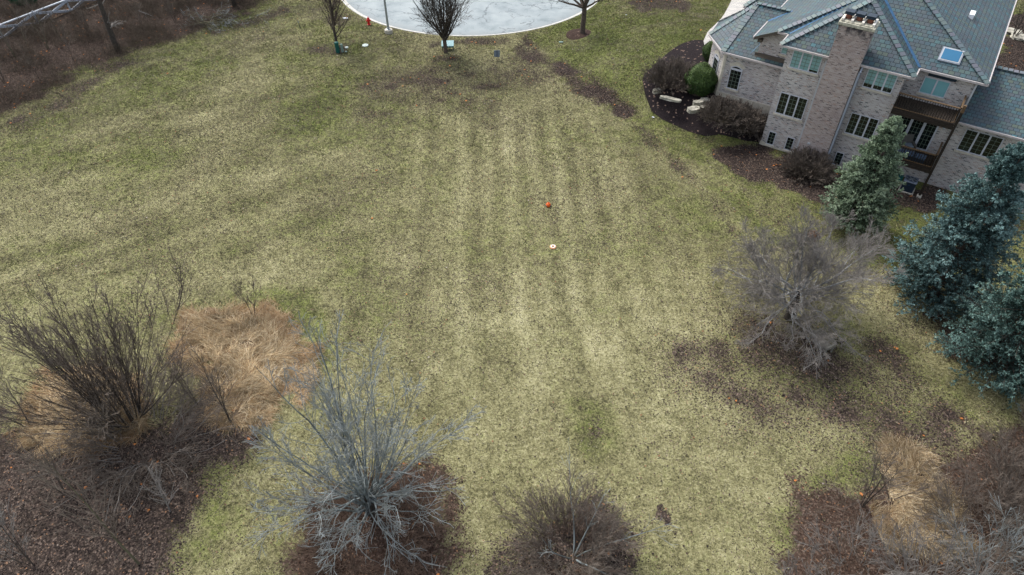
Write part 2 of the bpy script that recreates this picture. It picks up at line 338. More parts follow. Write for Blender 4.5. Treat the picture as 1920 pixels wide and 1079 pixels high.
def line_d(X, Y, P):
    d = np.full(X.shape, 1e9)
    for a, b in zip(P[:-1], P[1:]): d = np.minimum(d, seg_d(X, Y, *a, *b))
    return d
def vnoise(X, Y, s, seed):
    x = X/s+seed*17.3; y = Y/s+seed*9.1; xi = np.floor(x); yi = np.floor(y); fx = x-xi; fy = y-yi; fx = fx*fx*(3-2*fx); fy = fy*fy*(3-2*fy)
    h = lambda a, b: np.modf(np.abs(np.sin(a*127.1+b*311.7+seed)*43758.5453))[0]
    return (h(xi,yi)*(1-fx)+h(xi+1,yi)*fx)*(1-fy)+(h(xi,yi+1)*(1-fx)+h(xi+1,yi+1)*fx)*fy
def far_axis(a, b, step, out):
    core = list(np.arange(a, b+step/2, step)); lo = []; hi = []; s = step; x = a
    while x > -out: s *= 1.35; x -= s; lo.append(x)
    s = step; x = b
    while x < out: s *= 1.35; x += s; hi.append(x)
    return np.array(lo[::-1]+core+hi)
XS = far_axis(-58, 58, .26, 900); YS = far_axis(8, 92, .26, 900)
GX, GY = np.meshgrid(XS, YS)
def fields(X, Y):
    j = 2.0*(vnoise(X, Y, 3.1, 2)-.5)+1.2*(vnoise(X, Y, 1.3, 3)-.5)+.8*(vnoise(X, Y, .5, 5)-.5)
    L = .10+.10*sst(16, 34, Y)+.14*sst(.4, .8, vnoise(X, Y, 5, 11)*.6+vnoise(X, Y, 1.7, 12)*.4); red = np.zeros(X.shape)  # base density on open lawn also paints the small shadows between tufts
    for k, (amp, soft) in dict(wood=(.93,1.3), bl=(.95,1.2), l2=(.9,1.0), mb=(.8,1.2), br=(.88,1.0), tr=(.74,2.2), s23=(.85,1.0), hf=(.93,.5), tl1=(.7,.5), f1=(.5,1.0), ru=(1,.5)).items():
        f = sst(-soft*1.0, soft*1.5, sdf(X, Y, ZL[k])+j*1.15); L = np.maximum(L, amp*f)
        if k in ('l2', 's23', 'br'): red = np.maximum(red, f*(.75 if k != 's23' else .6))
        if k == 'wood': red = np.maximum(red, f*.25)
    def drift(P, w, amp):
        nonlocal L
        d = line_d(X, Y, W(P))+.55*j; L = np.maximum(L, amp*1.12*np.exp(-(np.maximum(d, 0)/(w*1.35))**2)*(.65+.7*vnoise(X, Y, 1.1, 15)))
    drift([(985,70),(992,100),(1040,128)], .8, .62); drift([(1048,122),(1075,150),(1110,170),(1150,195),(1170,215)], .95, .88)
    drift([(1170,215),(1215,255),(1260,300),(1330,370),(1380,440)], .45, .45)
    drift([(745,165),(800,150),(860,155),(930,150),(990,140)], 3.4, .50); drift([(700,215),(780,190),(900,190)], 2.6, .40); drift([(905,215),(925,245)], .8, .35)
    drift([(600,95),(640,92)], 1.1, .55); drift([(830,112),(850,110)], .9, .6); drift([(810,82),(900,78),(960,76)], .5, .5)
    drift([(600,30),(660,40)], 1.6, .45); drift([(1112,790),(1116,810)], .25, .45); drift([(1242,965),(1268,1000)], .14, .8); drift([(1165,30),(1185,40)], .5, .6)
    drift([(250,110),(120,190),(20,240)], 1.6, .5); drift([(420,60),(520,20)], 1.3, .5); drift([(300,540),(330,600),(600,720)], .5, .3)
    drift([(1400,300),(1380,340),(1440,400),(1480,440)], .8, .4); drift([(1330,680),(1450,740),(1600,790),(1760,820)], 2.7, .56); drift([(1640,650),(1760,760),(1860,830)], .8, .6)
    drift([(1540,420),(1660,480),(1720,600)], 2.6, .34); drift([(1860,420),(1930,430)], 2.5, .4); drift([(190,170),(330,130),(480,70)], 2.6, .30); drift([(300,260),(420,230),(640,200)], 3., .22)
    # greener turf
    g = .23+.30*(vnoise(X, Y, 7, 21)-.5)+.30*(vnoise(X, Y, 2.6, 23)-.5)
    g = g*(.55+.45*sst(20, 34, Y))+.22*sst(-4, -24, X)*sst(28, 42, Y)*(1.5*vnoise(X, Y, 5, 91))
    edge = W([(985,60),(1010,110),(1100,165),(1200,240),(1300,330),(1400,420),(1500,470),(2200,640),(2200,-200),(985,-200)])
    g = np.maximum(g, sst(-1.2, 1.5, sdf(X, Y, edge)+j)*(.52+.45*(vnoise(X, Y, 3.2, 31)-.35)))
    for P, w, a in (([(560,560),(600,640),(560,580)],1.2,.8),([(590,690),(600,640),(560,600),(500,570)],1.3,.9),([(320,590),(200,600),(420,565)],1.5,.6),
                    ([(1200,240),(1230,215),(1320,260),(1360,300)],1.1,.9),([(1380,330),(1430,360)],1.1,1.0),([(880,455),(870,440)],.8,.8),([(1100,770),(1110,820)],1.,.7),
                    ([(1600,870),(1520,910),(1470,1000)],1.0,.8),([(460,860),(400,900),(400,1000),(340,1060)],1.,.75),([(1420,670),(1500,690),(1700,790)],2.2,.7),
                    ([(400,190),(640,150)],1.5,.5),([(1590,630),(1660,660),(1800,760)],1.6,.65),([(720,330),(740,300)],1.2,.5),([(580,1000),(450,980)],1.3,.45),([(1480,420),(1700,430)],2.5,.75)):
        d = line_d(X, Y, W(P))+.8*j; g = np.maximum(g, .62*a*np.exp(-(np.maximum(d, 0)/(w*1.2))**2))
    # mowing stripes: run away from the camera in the middle, slant along the wood on the left
    ph = X+.05*(Y-30)+.35*(vnoise(X, Y, 6, 41)-.5)*2
    s1 = np.sin(ph*2*np.pi/1.75)*.6+np.sin(ph*2*np.pi/3.9+1)*.4
    cen = np.exp(-((X-1.5)/9.5)**2)*sst(20, 27, Y)*(1-sst(47, 55, Y))
    q = (Y-.62*X)+.6*(vnoise(X, Y, 9, 43)-.5)*2
    s2 = np.sin(q*2*np.pi/3.1)*.5; lef = sst(-9, -14, X)*sst(27, 35, Y)
    fan_ = X/(1+.012*(Y-30)); st1 = vnoise(fan_*9, Y, 6.5, 71)*.6+vnoise(fan_*20, Y, 9, 73)*.4
    q2 = Y*.85-.53*X; q3 = Y*.53+.85*X; st2 = vnoise(q2*8, q3, 8, 75)
    S = s1*cen*.75*(.45+vnoise(X, Y, 4, 47))+1.0*(st1-.5)*sst(14, 24, Y)*(1-sst(46, 58, Y))*(1-sst(10, 18, np.abs(X-1)))+s2*lef*.25+1.2*(st2-.5)*sst(-7, -13, X)*sst(20, 30, Y)+.5*(vnoise(X, Y, 4, 51)-.5)
    S = S+.35*cen
    D = np.zeros(X.shape)
    for k, P in DRY.items(): D = np.maximum(D, sst(-.2, .7, sdf(X, Y, P)+.9*j-.25))
    ev = np.zeros(X.shape)
    return dict(litter=L, green=np.clip(g, 0, 1), stripe=S, dry=D, red=red, mulch=ev)
FG = fields(GX, GY)
GZ = hz(GX, GY)
ny, nx = GX.shape
idx = np.arange(ny*nx).reshape(ny, nx)
quads = np.stack([idx[:-1,:-1], idx[:-1,1:], idx[1:,1:], idx[1:,:-1]], -1).reshape(-1, 4)
me = np_mesh('ground', np.stack([GX, GY, GZ], -1), [quads], {k: v.ravel() for k, v in FG.items()}, smooth=True)
link('ground', me, M['ground'], kind='structure')
def samp(k, x, y):
    i = np.clip(np.searchsorted(XS, x)-1, 0, nx-2); j = np.clip(np.searchsorted(YS, y)-1, 0, ny-2)
    fx = (x-XS[i])/(XS[i+1]-XS[i]); fy = (y-YS[j])/(YS[j+1]-YS[j]); F = FG[k]
    return (F[j,i]*(1-fx)+F[j,i+1]*fx)*(1-fy)+(F[j+1,i]*(1-fx)+F[j+1,i+1]*fx)*fy
def visible_points(n, rng, margin=1.03):
    d1, d2 = 11.5, 74; y = np.sqrt(rng.uniform(d1*d1, d2*d2, n)); w = (y*math.cos(PITCH)+CAM_H*math.sin(PITCH))*960/FPX*margin
    wmax = (d2*math.cos(PITCH)+CAM_H*math.sin(PITCH))*960/FPX*margin
    x = rng.uniform(-wmax, wmax, n); k = np.abs(x) < w; return x[k], y[k]
def on_lawn(x, y):
    r = np.hypot(x-CUL[0], y-CUL[1]); u = (x-HO[0])*HU[0]+(y-HO[1])*HU[1]; w = (x-HO[0])*HW[0]+(y-HO[1])*HW[1]
    k = (r > CUL[2]+.2) & ~((u > -.1) & (u < 30) & (w > -.2) & (w < 22)) & ~((u > -7.5) & (u < 0) & (w > 1.9) & (w < 20))
    return k & (sdf(x, y, BEDW) < .05) & (np.hypot((x-RINGC[0]), (y-RINGC[1])) > 1.45) & (sdf(x, y, WALKW) < 0)
BEDW = W([(1204,152),(1208,140),(1222,128),(1240,110),(1262,92),(1280,82),(1300,76),(1322,76),(1338,120),(1345,172),(1440,262),(1425,268),(1400,266),(1370,258),(1350,246),(1330,229),(1300,219),(1270,213),(1245,203),(1225,188),(1210,170)])
WALKW = W([(1322,92),(1319,78),(1326,62),(1340,48),(1352,36),(1362,20),(1370,4),(1376,-10),(1440,-10),(1420,30),(1360,80),(1345,100),(1330,98)])
RINGC = G(1089, 66)[:2]

# ---------------------------------------------------------------- paving, kerb, beds
def sheet(name, poly, dz, mat, step=.4, rings=10, center=None, **k):
    P = []
    for a, b in zip(poly, poly[1:]+poly[:1]):
        n = max(1, int(math.hypot(b[0]-a[0], b[1]-a[1])/step)); P += [(a[0]+(b[0]-a[0])*i/n, a[1]+(b[1]-a[1])*i/n) for i in range(n)]
    import bmesh
    bm = bmesh.new(); vs_ = [bm.verts.new((p[0], p[1], 0)) for p in P]; bm.faces.new(vs_)
    xs = [p[0] for p in P]; ys = [p[1] for p in P]
    for ax, lo, hi in ((0, min(xs), max(xs)), (1, min(ys), max(ys))):
        t = lo+step
        while t < hi:
            co = (t,0,0) if ax == 0 else (0,t,0); no = (1,0,0) if ax == 0 else (0,1,0)
            bmesh.ops.bisect_plane(bm, geom=list(bm.verts)+list(bm.edges)+list(bm.faces), plane_co=co, plane_no=no); t += step
    for v in bm.verts: v.co.z = float(hz(v.co.x, v.co.y))+dz
    bmesh.ops.recalc_face_normals(bm, faces=bm.faces)
    if sum(f.normal.z for f in bm.faces) < 0: bmesh.ops.reverse_faces(bm, faces=bm.faces)
    me = bpy.data.meshes.new(name); bm.to_mesh(me); bm.free(); return link(name, me, mat, **k)
def ring_mesh(prof, n, c, a0=0, a1=2*math.pi):
    m = MB()
    for i in range(n):
        t0 = a0+(a1-a0)*i/n; t1 = a0+(a1-a0)*(i+1)/n
        for (r0, z0), (r1, z1) in zip(prof[:-1], prof[1:]):
            m.poly([(c[0]+r0*math.cos(t0), c[1]+r0*math.sin(t0), z0), (c[0]+r0*math.cos(t1), c[1]+r0*math.sin(t1), z0), (c[0]+r1*math.cos(t1), c[1]+r1*math.sin(t1), z1), (c[0]+r1*math.cos(t0), c[1]+r1*math.sin(t0), z1)])
    return m
R = CUL[2]
m = MB(); m.poly([(CUL[0]+(R-.45)*math.cos(2*math.pi*k/96), CUL[1]+(R-.45)*math.sin(2*math.pi*k/96), -.115) for k in range(96)]); m.build('road', M['pavement'], kind='structure')
m = MB(); m.poly([(CUL[0]-4.5, CUL[1]+14, -.105), (CUL[0]+4.5, CUL[1]+14, -.105), (CUL[0]+4.5, CUL[1]+120, .06), (CUL[0]-4.5, CUL[1]+120, .06)]); m.build('street', M['pavement'], kind='structure')
gap = .30; kerb = MB()
kp = [(R+.02,-.15),(R+.02,.035),(R-.13,.035),(R-.17,-.09),(R-.47,-.11),(R-.47,-.15)]
kerb = ring_mesh(kp, 110, CUL, math.pi/2+gap, math.pi/2+2*math.pi-gap); kerb.build('kerb', M['curb'], kind='structure')
sheet('mulch_bed', BEDW, .035, M['mulch'], kind='structure')
sheet('paved_walk', WALKW, .045, M['pavers'], kind='structure')
ring = MB().lathe([(1.42,-.1),(1.42,.02),(1.3,.06),(.5,.12)], (0,0,0), 40).build('tree_ring', M['ring_mulch'], kind='structure')
ring.location = (RINGC[0], RINGC[1], float(hz(*RINGC)))

# ---------------------------------------------------------------- scattered grass, leaves, straw
def blades(x, y, z, n_per, h, w, lean, rng, col, jit=.05):
    n = len(x)*n_per; X = np.repeat(x, n_per)+rng.normal(0, jit, n); Y = np.repeat(y, n_per)+rng.normal(0, jit, n); Z = np.repeat(z, n_per)
    H = np.repeat(h, n_per)*rng.uniform(.6, 1.2, n); a = rng.uniform(0, 2*np.pi, n); b = rng.uniform(0, 2*np.pi, n); le = lean*rng.uniform(.3, 1.2, n)*H
    P0 = np.stack([X+np.cos(a)*w/2, Y+np.sin(a)*w/2, Z-.01], -1); P1 = np.stack([X-np.cos(a)*w/2, Y-np.sin(a)*w/2, Z-.01], -1); P2 = np.stack([X+np.cos(b)*le, Y+np.sin(b)*le, Z+H], -1)
    C = np.repeat(col, n_per, 0)*rng.uniform(.75, 1.25, (n, 1)); V = np.stack([P0, P1, P2], 1).reshape(-1, 3)
    return V, np.arange(n*3).reshape(-1, 3), np.repeat(C, 3, 0)
rng = np.random.default_rng(3)
x, y = visible_points(330000, rng); k = on_lawn(x, y) & (samp('litter', x, y) < rng.uniform(.25, .9, len(x))) & (samp('dry', x, y) < .5); x = x[k]; y = y[k]
g = samp('green', x, y); s = samp('stripe', x, y); nn = vnoise(x, y, .2, 61)*.55+vnoise(x, y, .5, 62)*.3+vnoise(x, y, 1.7, 63)*.15
st = np.array([[.40,.372,.225]])*(.26+.92*nn[:,None])*(1+.16*np.clip(s, -1, 1)[:,None]); gr = np.array([[.158,.182,.056]])*(.42+.85*nn[:,None])
mixv = sst(.12, .78, g+(vnoise(x, y, .9, 67)-.5)*.9)[:,None]; colr = st*(1-mixv)+gr*mixv
V, F, C = blades(x, y, hz(x, y), 3, np.full(len(x), .075), .05, 1.3, rng, colr, .06)
link('lawn_grass', np_mesh('lawn_grass', V, [F], {'col': C}), M['grass_blade'], kind='stuff', label='short straw and olive winter grass over the field', )
def quads_at(x, y, z, size, rng, col, tilt=.5):
    n = len(x); a = rng.uniform(0, 2*np.pi, n); sz = size*rng.uniform(.6, 1.3, n); tx = rng.normal(0, tilt, n); ty = rng.normal(0, tilt, n)
    V = []
    for du, dv in ((-1,-.15),(0,-.75),(1,.1),(.1,.75)):
        ox = (du*np.cos(a)-dv*np.sin(a))*sz/2; oy = (du*np.sin(a)+dv*np.cos(a))*sz/2
        V.append(np.stack([x+ox, y+oy, z+.03+np.abs(tx*ox+ty*oy)], -1))
    return np.stack(V, 1).reshape(-1, 3), np.arange(n*4).reshape(-1, 4), np.repeat(col, 4, 0)
x, y = visible_points(1000000, rng); k = on_lawn(x, y) & (samp('litter', x, y)**1.6 *(.45+.55*sst(.25,.5,samp('litter', x, y))+.5*sst(30,55,y)) > rng.uniform(0.0, 1.15, len(x))) & (samp('dry', x, y) < .5); x = x[k][:260000]; y = y[k][:260000]
pal = np.array([[.018,.013,.012],[.034,.025,.022],[.055,.041,.035],[.085,.064,.053],[.13,.10,.083],[.21,.17,.14]])
C = pal[rng.choice(6, len(x), p=[.28,.33,.21,.12,.05,.01])]*rng.uniform(.8, 1.2, (len(x), 1))
rd = samp('red', x, y)[:,None]; C = C*(1-.45*rd)+rd*.45*np.array([[.13,.07,.04]])*rng.uniform(.2, 1.4, (len(x), 1))
V, F, C = quads_at(x, y, hz(x, y), .07+.03*samp('litter', x, y), rng, C)
link('fallen_leaves', np_mesh('fallen_leaves', V, [F], {'col': C}), M['dead_leaf'], kind='stuff', label='brown and purplish fallen leaves drifted over the grass')
# single dark leaves caught all over the lawn
x, y = visible_points(70000, rng); k = on_lawn(x, y) & (samp('litter', x, y) < .6) & (samp('dry', x, y) < .4) & (vnoise(x, y, 2.4, 81)*.55+vnoise(x, y, .7, 83)*.45+.10*sst(20, 45, y) > rng.uniform(.25, .85, len(x))); x = x[k]; y = y[k]
pal2 = np.array([[.016,.011,.012],[.030,.020,.021],[.055,.035,.032],[.10,.06,.045],[.20,.09,.05],[.30,.26,.23]])
C = pal2[rng.choice(6, len(x), p=[.3,.34,.2,.1,.04,.02])]; V, F, C = quads_at(x, y, hz(x, y)+.03, .105, rng, C)
link('scattered_leaves', np_mesh('scattered_leaves', V, [F], {'col': C}), M['dead_leaf'], kind='stuff', label='single dark fallen leaves dotted over the open lawn')
# big orange leaves
x, y = visible_points(26000, rng); k = on_lawn(x, y) & (samp('litter', x, y)**1.5 > rng.uniform(.14, 6, len(x))); x = x[k]; y = y[k]
C = np.array([[.42,.16,.05]])*rng.uniform(.5, 1.3, (len(x), 1)); V, F, C = quads_at(x, y, hz(x, y)+.02, .17, rng, C)
link('orange_leaves', np_mesh('orange_leaves', V, [F], {'col': C}), M['dead_leaf'], kind='stuff', label='bright orange fallen leaves scattered among the brown ones')

# ---------------------------------------------------------------- bare wood generator
def nrm(v): return v/np.maximum(np.linalg.norm(v, axis=-1, keepdims=True), 1e-9)
def grow(start, d, L, r0, K, wob, up, rng, taper=.15):
    n = len(start); P = np.zeros((n, K, 3)); P[:,0] = start; d = nrm(d); st_ = (L/(K-1))[:,None]
    for k in range(1, K):
        d = nrm(d+rng.normal(0, wob, (n, 3))+np.array([0, 0, up])); P[:,k] = P[:,k-1]+d*st_
    t = np.linspace(0, 1, K)[None]; return P, r0[:,None]*(1-(1-taper)*t)
def kids(P, R, n, t0, t1, ang, lf, rf, rng, K=4, wob=.1, up=.0, taper=.15, flat_=0.):
    N_, KK, _ = P.shape; n_tot = N_*n; I = np.repeat(np.arange(N_), n)
    t = rng.uniform(t0, t1, n_tot); f = t*(KK-1); i = np.minimum(f.astype(int), KK-2); fr = (f-i)[:,None]
    S = P[I,i]*(1-fr)+P[I,i+1]*fr; T = nrm(P[I,i+1]-P[I,i]); q = rng.normal(0, 1, (n_tot, 3)); q[:,2] *= (1-flat_); q = nrm(q-(q*T).sum(-1, keepdims=True)*T)
    a = ang*rng.uniform(.6, 1.3, n_tot)[:,None]; D = T*np.cos(a)+q*np.sin(a)
    Lp = np.linalg.norm(P[:,-1]-P[:,0], axis=-1)[I]; L = Lp*lf*(1.15-.7*t)*rng.uniform(.5, 1.2, n_tot)
    Rr = (R[I,i]*(1-fr[:,0])+R[I,i+1]*fr[:,0])*rf
    return grow(S, D, L, Rr, K, wob, up, rng, taper)
def tubes(P, R, S, rmin=.004):
    n, K, _ = P.shape; R = np.maximum(R, rmin)
    T = np.gradient(P, axis=1); T = nrm(T); Tm = nrm(P[:,-1]-P[:,0])[:,None].repeat(K, 1)
    ref = np.where(np.abs(Tm[...,2:3]) < .8, np.array([0,0,1.]), np.array([1.,0,0])); A = nrm(np.cross(T, ref)); B = np.cross(T, A)
    th = np.arange(S)*2*np.pi/S; V = P[:,:,None]+R[:,:,None,None]*(np.cos(th)[None,None,:,None]*A[:,:,None]+np.sin(th)[None,None,:,None]*B[:,:,None])
    b = np.arange(n*K*S).reshape(n, K, S); j = (np.arange(S)+1) % S
    F = np.stack([b[:,:-1,:], b[:,:-1][:,:,j], b[:,1:][:,:,j], b[:,1:,:]], -1).reshape(-1, 4); return V.reshape(-1, 3), F
def join(parts):
    Vs, Fs = [], []; o = 0
    for V, F in parts: Vs.append(V); Fs.append(F+o); o += len(V)
    return np.concatenate(Vs), np.concatenate(Fs)
def wood(name, parts, mat, parent, smooth=True, **k):
    V, F = join([tubes(*p) for p in parts]); return link(name, np_mesh(name, V, [F], smooth=smooth), mat, parent, **k)
def fan(n, base_r, tilt0, tilt1, L0, L1, r, rng, K=8, wob=.04, up=.03, az=None, aj=.4, taper=.12):
    a = (np.arange(n)+rng.uniform(-aj, aj, n))*2*np.pi/n if az is None else az; t = np.radians(rng.uniform(tilt0, tilt1, n))
    D = np.stack([np.cos(a)*np.sin(t), np.sin(a)*np.sin(t), np.cos(t)], -1); S = np.stack([np.cos(a)*base_r, np.sin(a)*base_r, np.full(n, -.1)], -1)
    return grow(S, D, rng.uniform(L0, L1, n), r*rng.uniform(.6, 1.2, n), K, wob, up, rng, taper)
def tree_at(px, py, name, label, cat, dz=0, group=None):
    p = G(px, py); return empty(name, (p[0], p[1], p[2]+dz), label=label, cat=cat, group=group)

# multi-stem upright tree on the left mound
rng = np.random.default_rng(11)
t = tree_at(238, 782, 'bare_tree', 'dark brown many-stemmed bare tree fanning upward beside the tan grass mound', 'tree')
a = fan(38, .6, 2, 50, 4.6, 7.7, .040, rng, 9, .03, .03); b1 = kids(*a, 11, .12, .97, .36, .55, .5, rng, 7, .05, .05); b2 = kids(*b1, 6, .2, 1, .5, .42, .6, rng, 4, .06, .05); b3 = kids(*b2, 2, .2, 1, .55, .55, .6, rng, 3, .05)
wood('stems', [(*a, 6)], M['bark_dark'], t); wood('branches', [(*b1, 4, .012)], M['bark_brown'], t); wood('twigs', [(*b2, 3, .0085), (*b3, 3, .007)], M['twig_brown'], t, smooth=False)
# skirt of low arching grey growth round it
t2 = tree_at(275, 828, 'bare_shrub', 'tangled grey arching shrub around the foot of the dark many-stemmed tree', 'shrub')
a = fan(80, 1.2, 25, 88, 1.8, 3.9, .022, rng, 7, .12, -.02); b1 = kids(*a, 9, .2, 1, .7, .55, .6, rng, 4, .12); b2 = kids(*b1, 6, .2, 1, .7, .6, .6, rng, 3, .1)
wood('stems', [(*a, 4, .013)], M['twig_grey'], t2); wood('twigs', [(*b1, 3, .009), (*b2, 3, .007)], M['twig_brown'], t2, smooth=False)
# blue-grey lichen covered tree, lower centre left
rng = np.random.default_rng(12)
t = tree_at(697, 962, 'bare_tree', 'large blue-grey lichen-covered bare tree with many upright limbs over brown leaf litter', 'tree')
tr = grow(np.array([[0,0,-.2]]), np.array([[0,0,1.]]), np.array([1.8]), np.array([.22]), 6, .03, 0, rng, .8)
az = np.linspace(0, 2*np.pi, 17, endpoint=False)+rng.uniform(-.2, .2, 17)
def crown(n, z0, z1, t0, t1, L0, L1, r, K=9, wob=.05, up=.03):
    a = (np.arange(n)+rng.uniform(-.4, .4, n))*2*np.pi/n; ti = np.radians(rng.uniform(t0, t1, n)); D = np.stack([np.cos(a)*np.sin(ti), np.sin(a)*np.sin(ti), np.cos(ti)], -1)
    S = np.stack([np.cos(a)*.12, np.sin(a)*.12, rng.uniform(z0, z1, n)], -1); return grow(S, D, rng.uniform(L0, L1, n)*(1-.45*np.clip(ti/np.radians(max(t1, 30)), 0, 1)**2*(t1 < 60)), r*rng.uniform(.7, 1.15, n), K, wob, up, rng, .12)
a = crown(34, .3, 1.9, 2, 52, 6.0, 11.0, .055, 11, .065, .03); lo = crown(24, .9, 1.8, 58, 98, 3.0, 5.2, .046, 9, .17, .015)
b1 = kids(*a, 10, .25, .98, .45, .36, .5, rng, 7, .10, .05); b2 = kids(*b1, 6, .2, 1, .65, .42, .6, rng, 4, .15, .03); b3 = kids(*b2, 2, .2, 1, .7, .6, .6, rng, 3, .12)
c1 = kids(*lo, 8, .25, .98, .75, .5, .55, rng, 5, .16, .03); c2 = kids(*c1, 6, .2, 1, .75, .55, .6, rng, 4, .14)
wood('trunk', [(*tr, 10)], M['bark_dark'], t); wood('limbs', [(*a, 6), (*lo, 6)], M['bark_lichen'], t)
wood('twigs', [(*b1, 4, .012), (*b2, 3, .008), (*b3, 3, .006), (*c1, 4, .010), (*c2, 3, .0075)], M['twig_lichen'], t, smooth=False)
t2 = tree_at(700, 1010, 'bare_shrub', 'reddish brown thicket under the blue-grey lichen tree', 'shrub')
a = fan(140, 1.5, 20, 86, 1.0, 2.6, .014, rng, 6, .13, -.01); b1 = kids(*a, 8, .2, 1, .7, .55, .6, rng, 4, .12); b2 = kids(*b1, 5, .2, 1, .7, .6, .6, rng, 3, .1)
wood('stems', [(*a, 3, .01)], M['twig_red'], t2); wood('twigs', [(*b1, 3, .008), (*b2, 3, .006)], M['twig_red'], t2, smooth=False)
# brown bush at the bottom edge
rng = np.random.default_rng(13)
t = tree_at(1065, 1035, 'bare_shrub', 'round brown bare bush at the bottom edge of the field', 'shrub')
a = fan(120, .8, 5, 74, 1.4, 3.0, .018, rng, 7, .09, .0); b1 = kids(*a, 8, .2, 1, .55, .55, .6, rng, 4, .1, .02); b2 = kids(*b1, 6, .2, 1, .6, .6, .6, rng, 3, .1)
wood('stems', [(*a, 4, .011)], M['twig_red'], t); wood('twigs', [(*b1, 3, .008), (*b2, 3, .006)], M['twig_brown'], t, smooth=False)
t = tree_at(1075, 1045, 'bare_tree', 'thin pale grey sapling with forked arms rising out of the brown bush', 'tree')
az = np.array([.1, .75, 1.5, 5.4, 3.9]); a = fan(5, .05, 28, 62, 3.6, 5.4, .05, rng, 9, .07, .03, az=az); b1 = kids(*a, 7, .35, 1, .6, .34, .55, rng, 5, .12, .03); b2 = kids(*b1, 4, .2, 1, .6, .45, .6, rng, 3, .1)
wood('stems', [(*a, 5)], M['bark_lichen'], t); wood('twigs', [(*b1, 3, .007), (*b2, 3, .005)], M['twig_lichen'], t, smooth=False)
# wide bare tree, right
rng = np.random.default_rng(14)
t = tree_at(1479, 596, 'bare_tree', 'wide dense grey bare tree with fine twigs and a leaf nest, right of the field', 'tree')
tr = grow(np.array([[0,0,-.2]]), np.array([[0,0,1.]]), np.array([2.2]), np.array([.3]), 6, .04, 0, rng, .8)
a = crown(20, .3, 2.2, 6, 76, 4.0, 5.6, .075, 10, .19, .03); lo = crown(22, .8, 2.3, 66, 108, 3.2, 4.9, .05, 9, .2, .0)
b1 = kids(*a, 14, .3, .98, .65, .55, .5, rng, 6, .13, .04); b2 = kids(*b1, 9, .25, 1, .65, .55, .6, rng, 5, .12, .03); b3 = kids(*b2, 8, .2, 1, .6, .75, .6, rng, 3, .12, .02)
c1 = kids(*lo, 10, .2, .98, .75, .5, .55, rng, 5, .14); c2 = kids(*c1, 8, .2, 1, .7, .6, .6, rng, 4, .12); c3 = kids(*c2, 5, .2, 1, .7, .6, .6, rng, 3, .1)
wood('trunk', [(*tr, 10)], M['bark_dark'], t); wood('limbs', [(*a, 6), (*lo, 6)], M['bark_grey'], t)
wood('twigs', [(*b1, 4, .011), (*b2, 3, .007), (*b3, 3, .0048), (*c1, 4, .010), (*c2, 3, .0065), (*c3, 3, .0048)], M['twig_grey'], t, smooth=False)
RT = G(1479, 596)
def ball(n, c, r, size, rng, squash=(1,1,1), shell=.25):
    d = nrm(rng.normal(0, 1, (n, 3))); rr = r*(1-shell*rng.uniform(0, 1, n)**1.5)[:,None]; lump = 1+.10*np.sin(d[:,:1]*5+1)*np.sin(d[:,1:2]*6)+.06*np.sin(d[:,2:]*9)
    P = np.array(c)+d*rr*lump*np.array(squash); a = nrm(np.cross(d, rng.normal(0, 1, (n, 3)))); b_ = nrm(np.cross(d, a)+d*rng.normal(0, .8, (n, 1))); s_ = size*rng.uniform(.6, 1.3, (n, 1))
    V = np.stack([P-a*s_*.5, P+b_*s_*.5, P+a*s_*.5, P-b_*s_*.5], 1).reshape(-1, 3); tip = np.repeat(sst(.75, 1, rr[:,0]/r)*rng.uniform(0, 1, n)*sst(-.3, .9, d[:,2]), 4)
    return V, np.arange(n*4).reshape(-1, 4), tip
V, F, _ = ball(900, (0,0,0), .34, .16, rng, (1,1,.75), .9)
p = RT+np.array([1.0, 2.6, 4.0]); o = link('squirrel_nest', np_mesh('squirrel_nest', V, [F]), M['nest_leaves'], label='ball of brown leaves wedged high in the wide grey bare tree', cat='nest'); o.location = p
# ---- saplings and small trees
def sapling(px, py, label, hgt, mat, tw, seed, n=1, tilt=(2,12), spread=.5, dens=6, lvl2=3, r=.035, cat='sapling', group=None, az=None):
    rng = np.random.default_rng(seed); t = tree_at(px, py, 'sapling', label, cat, group=group)
    a = fan(n, .05, tilt[0], tilt[1], hgt*.85, hgt, r, rng, 9, .03, .02, az=az); b1 = kids(*a, int(dens*1.6), .2, .97, spread, .42, .5, rng, 5, .07, .04); b2 = kids(*b1, lvl2+2, .2, 1, .55, .55, .6, rng, 3, .07)
    wood('stem', [(*a, 5)], M[mat], t); wood('twigs', [(*b1, 3, .010), (*b2, 3, .0075)], M[tw], t, smooth=False)
sapling(476, 592, 'thin two-stemmed sapling at the top rim of the tan grass mound', 3.2, 'bark_brown', 'twig_brown', 21, 2, (3,14), .5, 8)
sapling(432, 792, 'slender dark sapling between the tan mound and the leaf litter', 4.6, 'bark_dark', 'twig_brown', 22, 2, (2,9), .45, 12)
sapling(372, 760, 'thin dark sapling close to the right side of the many-stemmed tree', 4.8, 'bark_dark', 'twig_brown', 29, 2, (2,9), .45, 12)
sapling(58, 802, 'dark forked sapling cut by the left edge of the photo', 3.6, 'bark_dark', 'twig_brown', 23, 2, (10,36), .5, 9, az=np.array([2.2, 3.4]))
sapling(260, 1056, 'olive-barked slender tree leaning over the dark leaf litter at lower left', 8.6, 'twig_olive', 'twig_brown', 24, 1, (0,3), .42, 16, 4, .06)
sapling(318, 958, 'short pale twiggy sapling in the middle of the dark leaf litter', 3.0, 'twig_grey', 'twig_grey', 25, 2, (4,18), .6, 9)
sapling(120, 925, 'dark thin sapling rising from the litter near the left edge', 4.2, 'bark_brown', 'twig_brown', 26, 3, (2,12), .45, 9)
sapling(60, 1060, 'twiggy sapling in the bottom left corner', 5.0, 'bark_brown', 'twig_grey', 27, 3, (2,14), .45, 10)
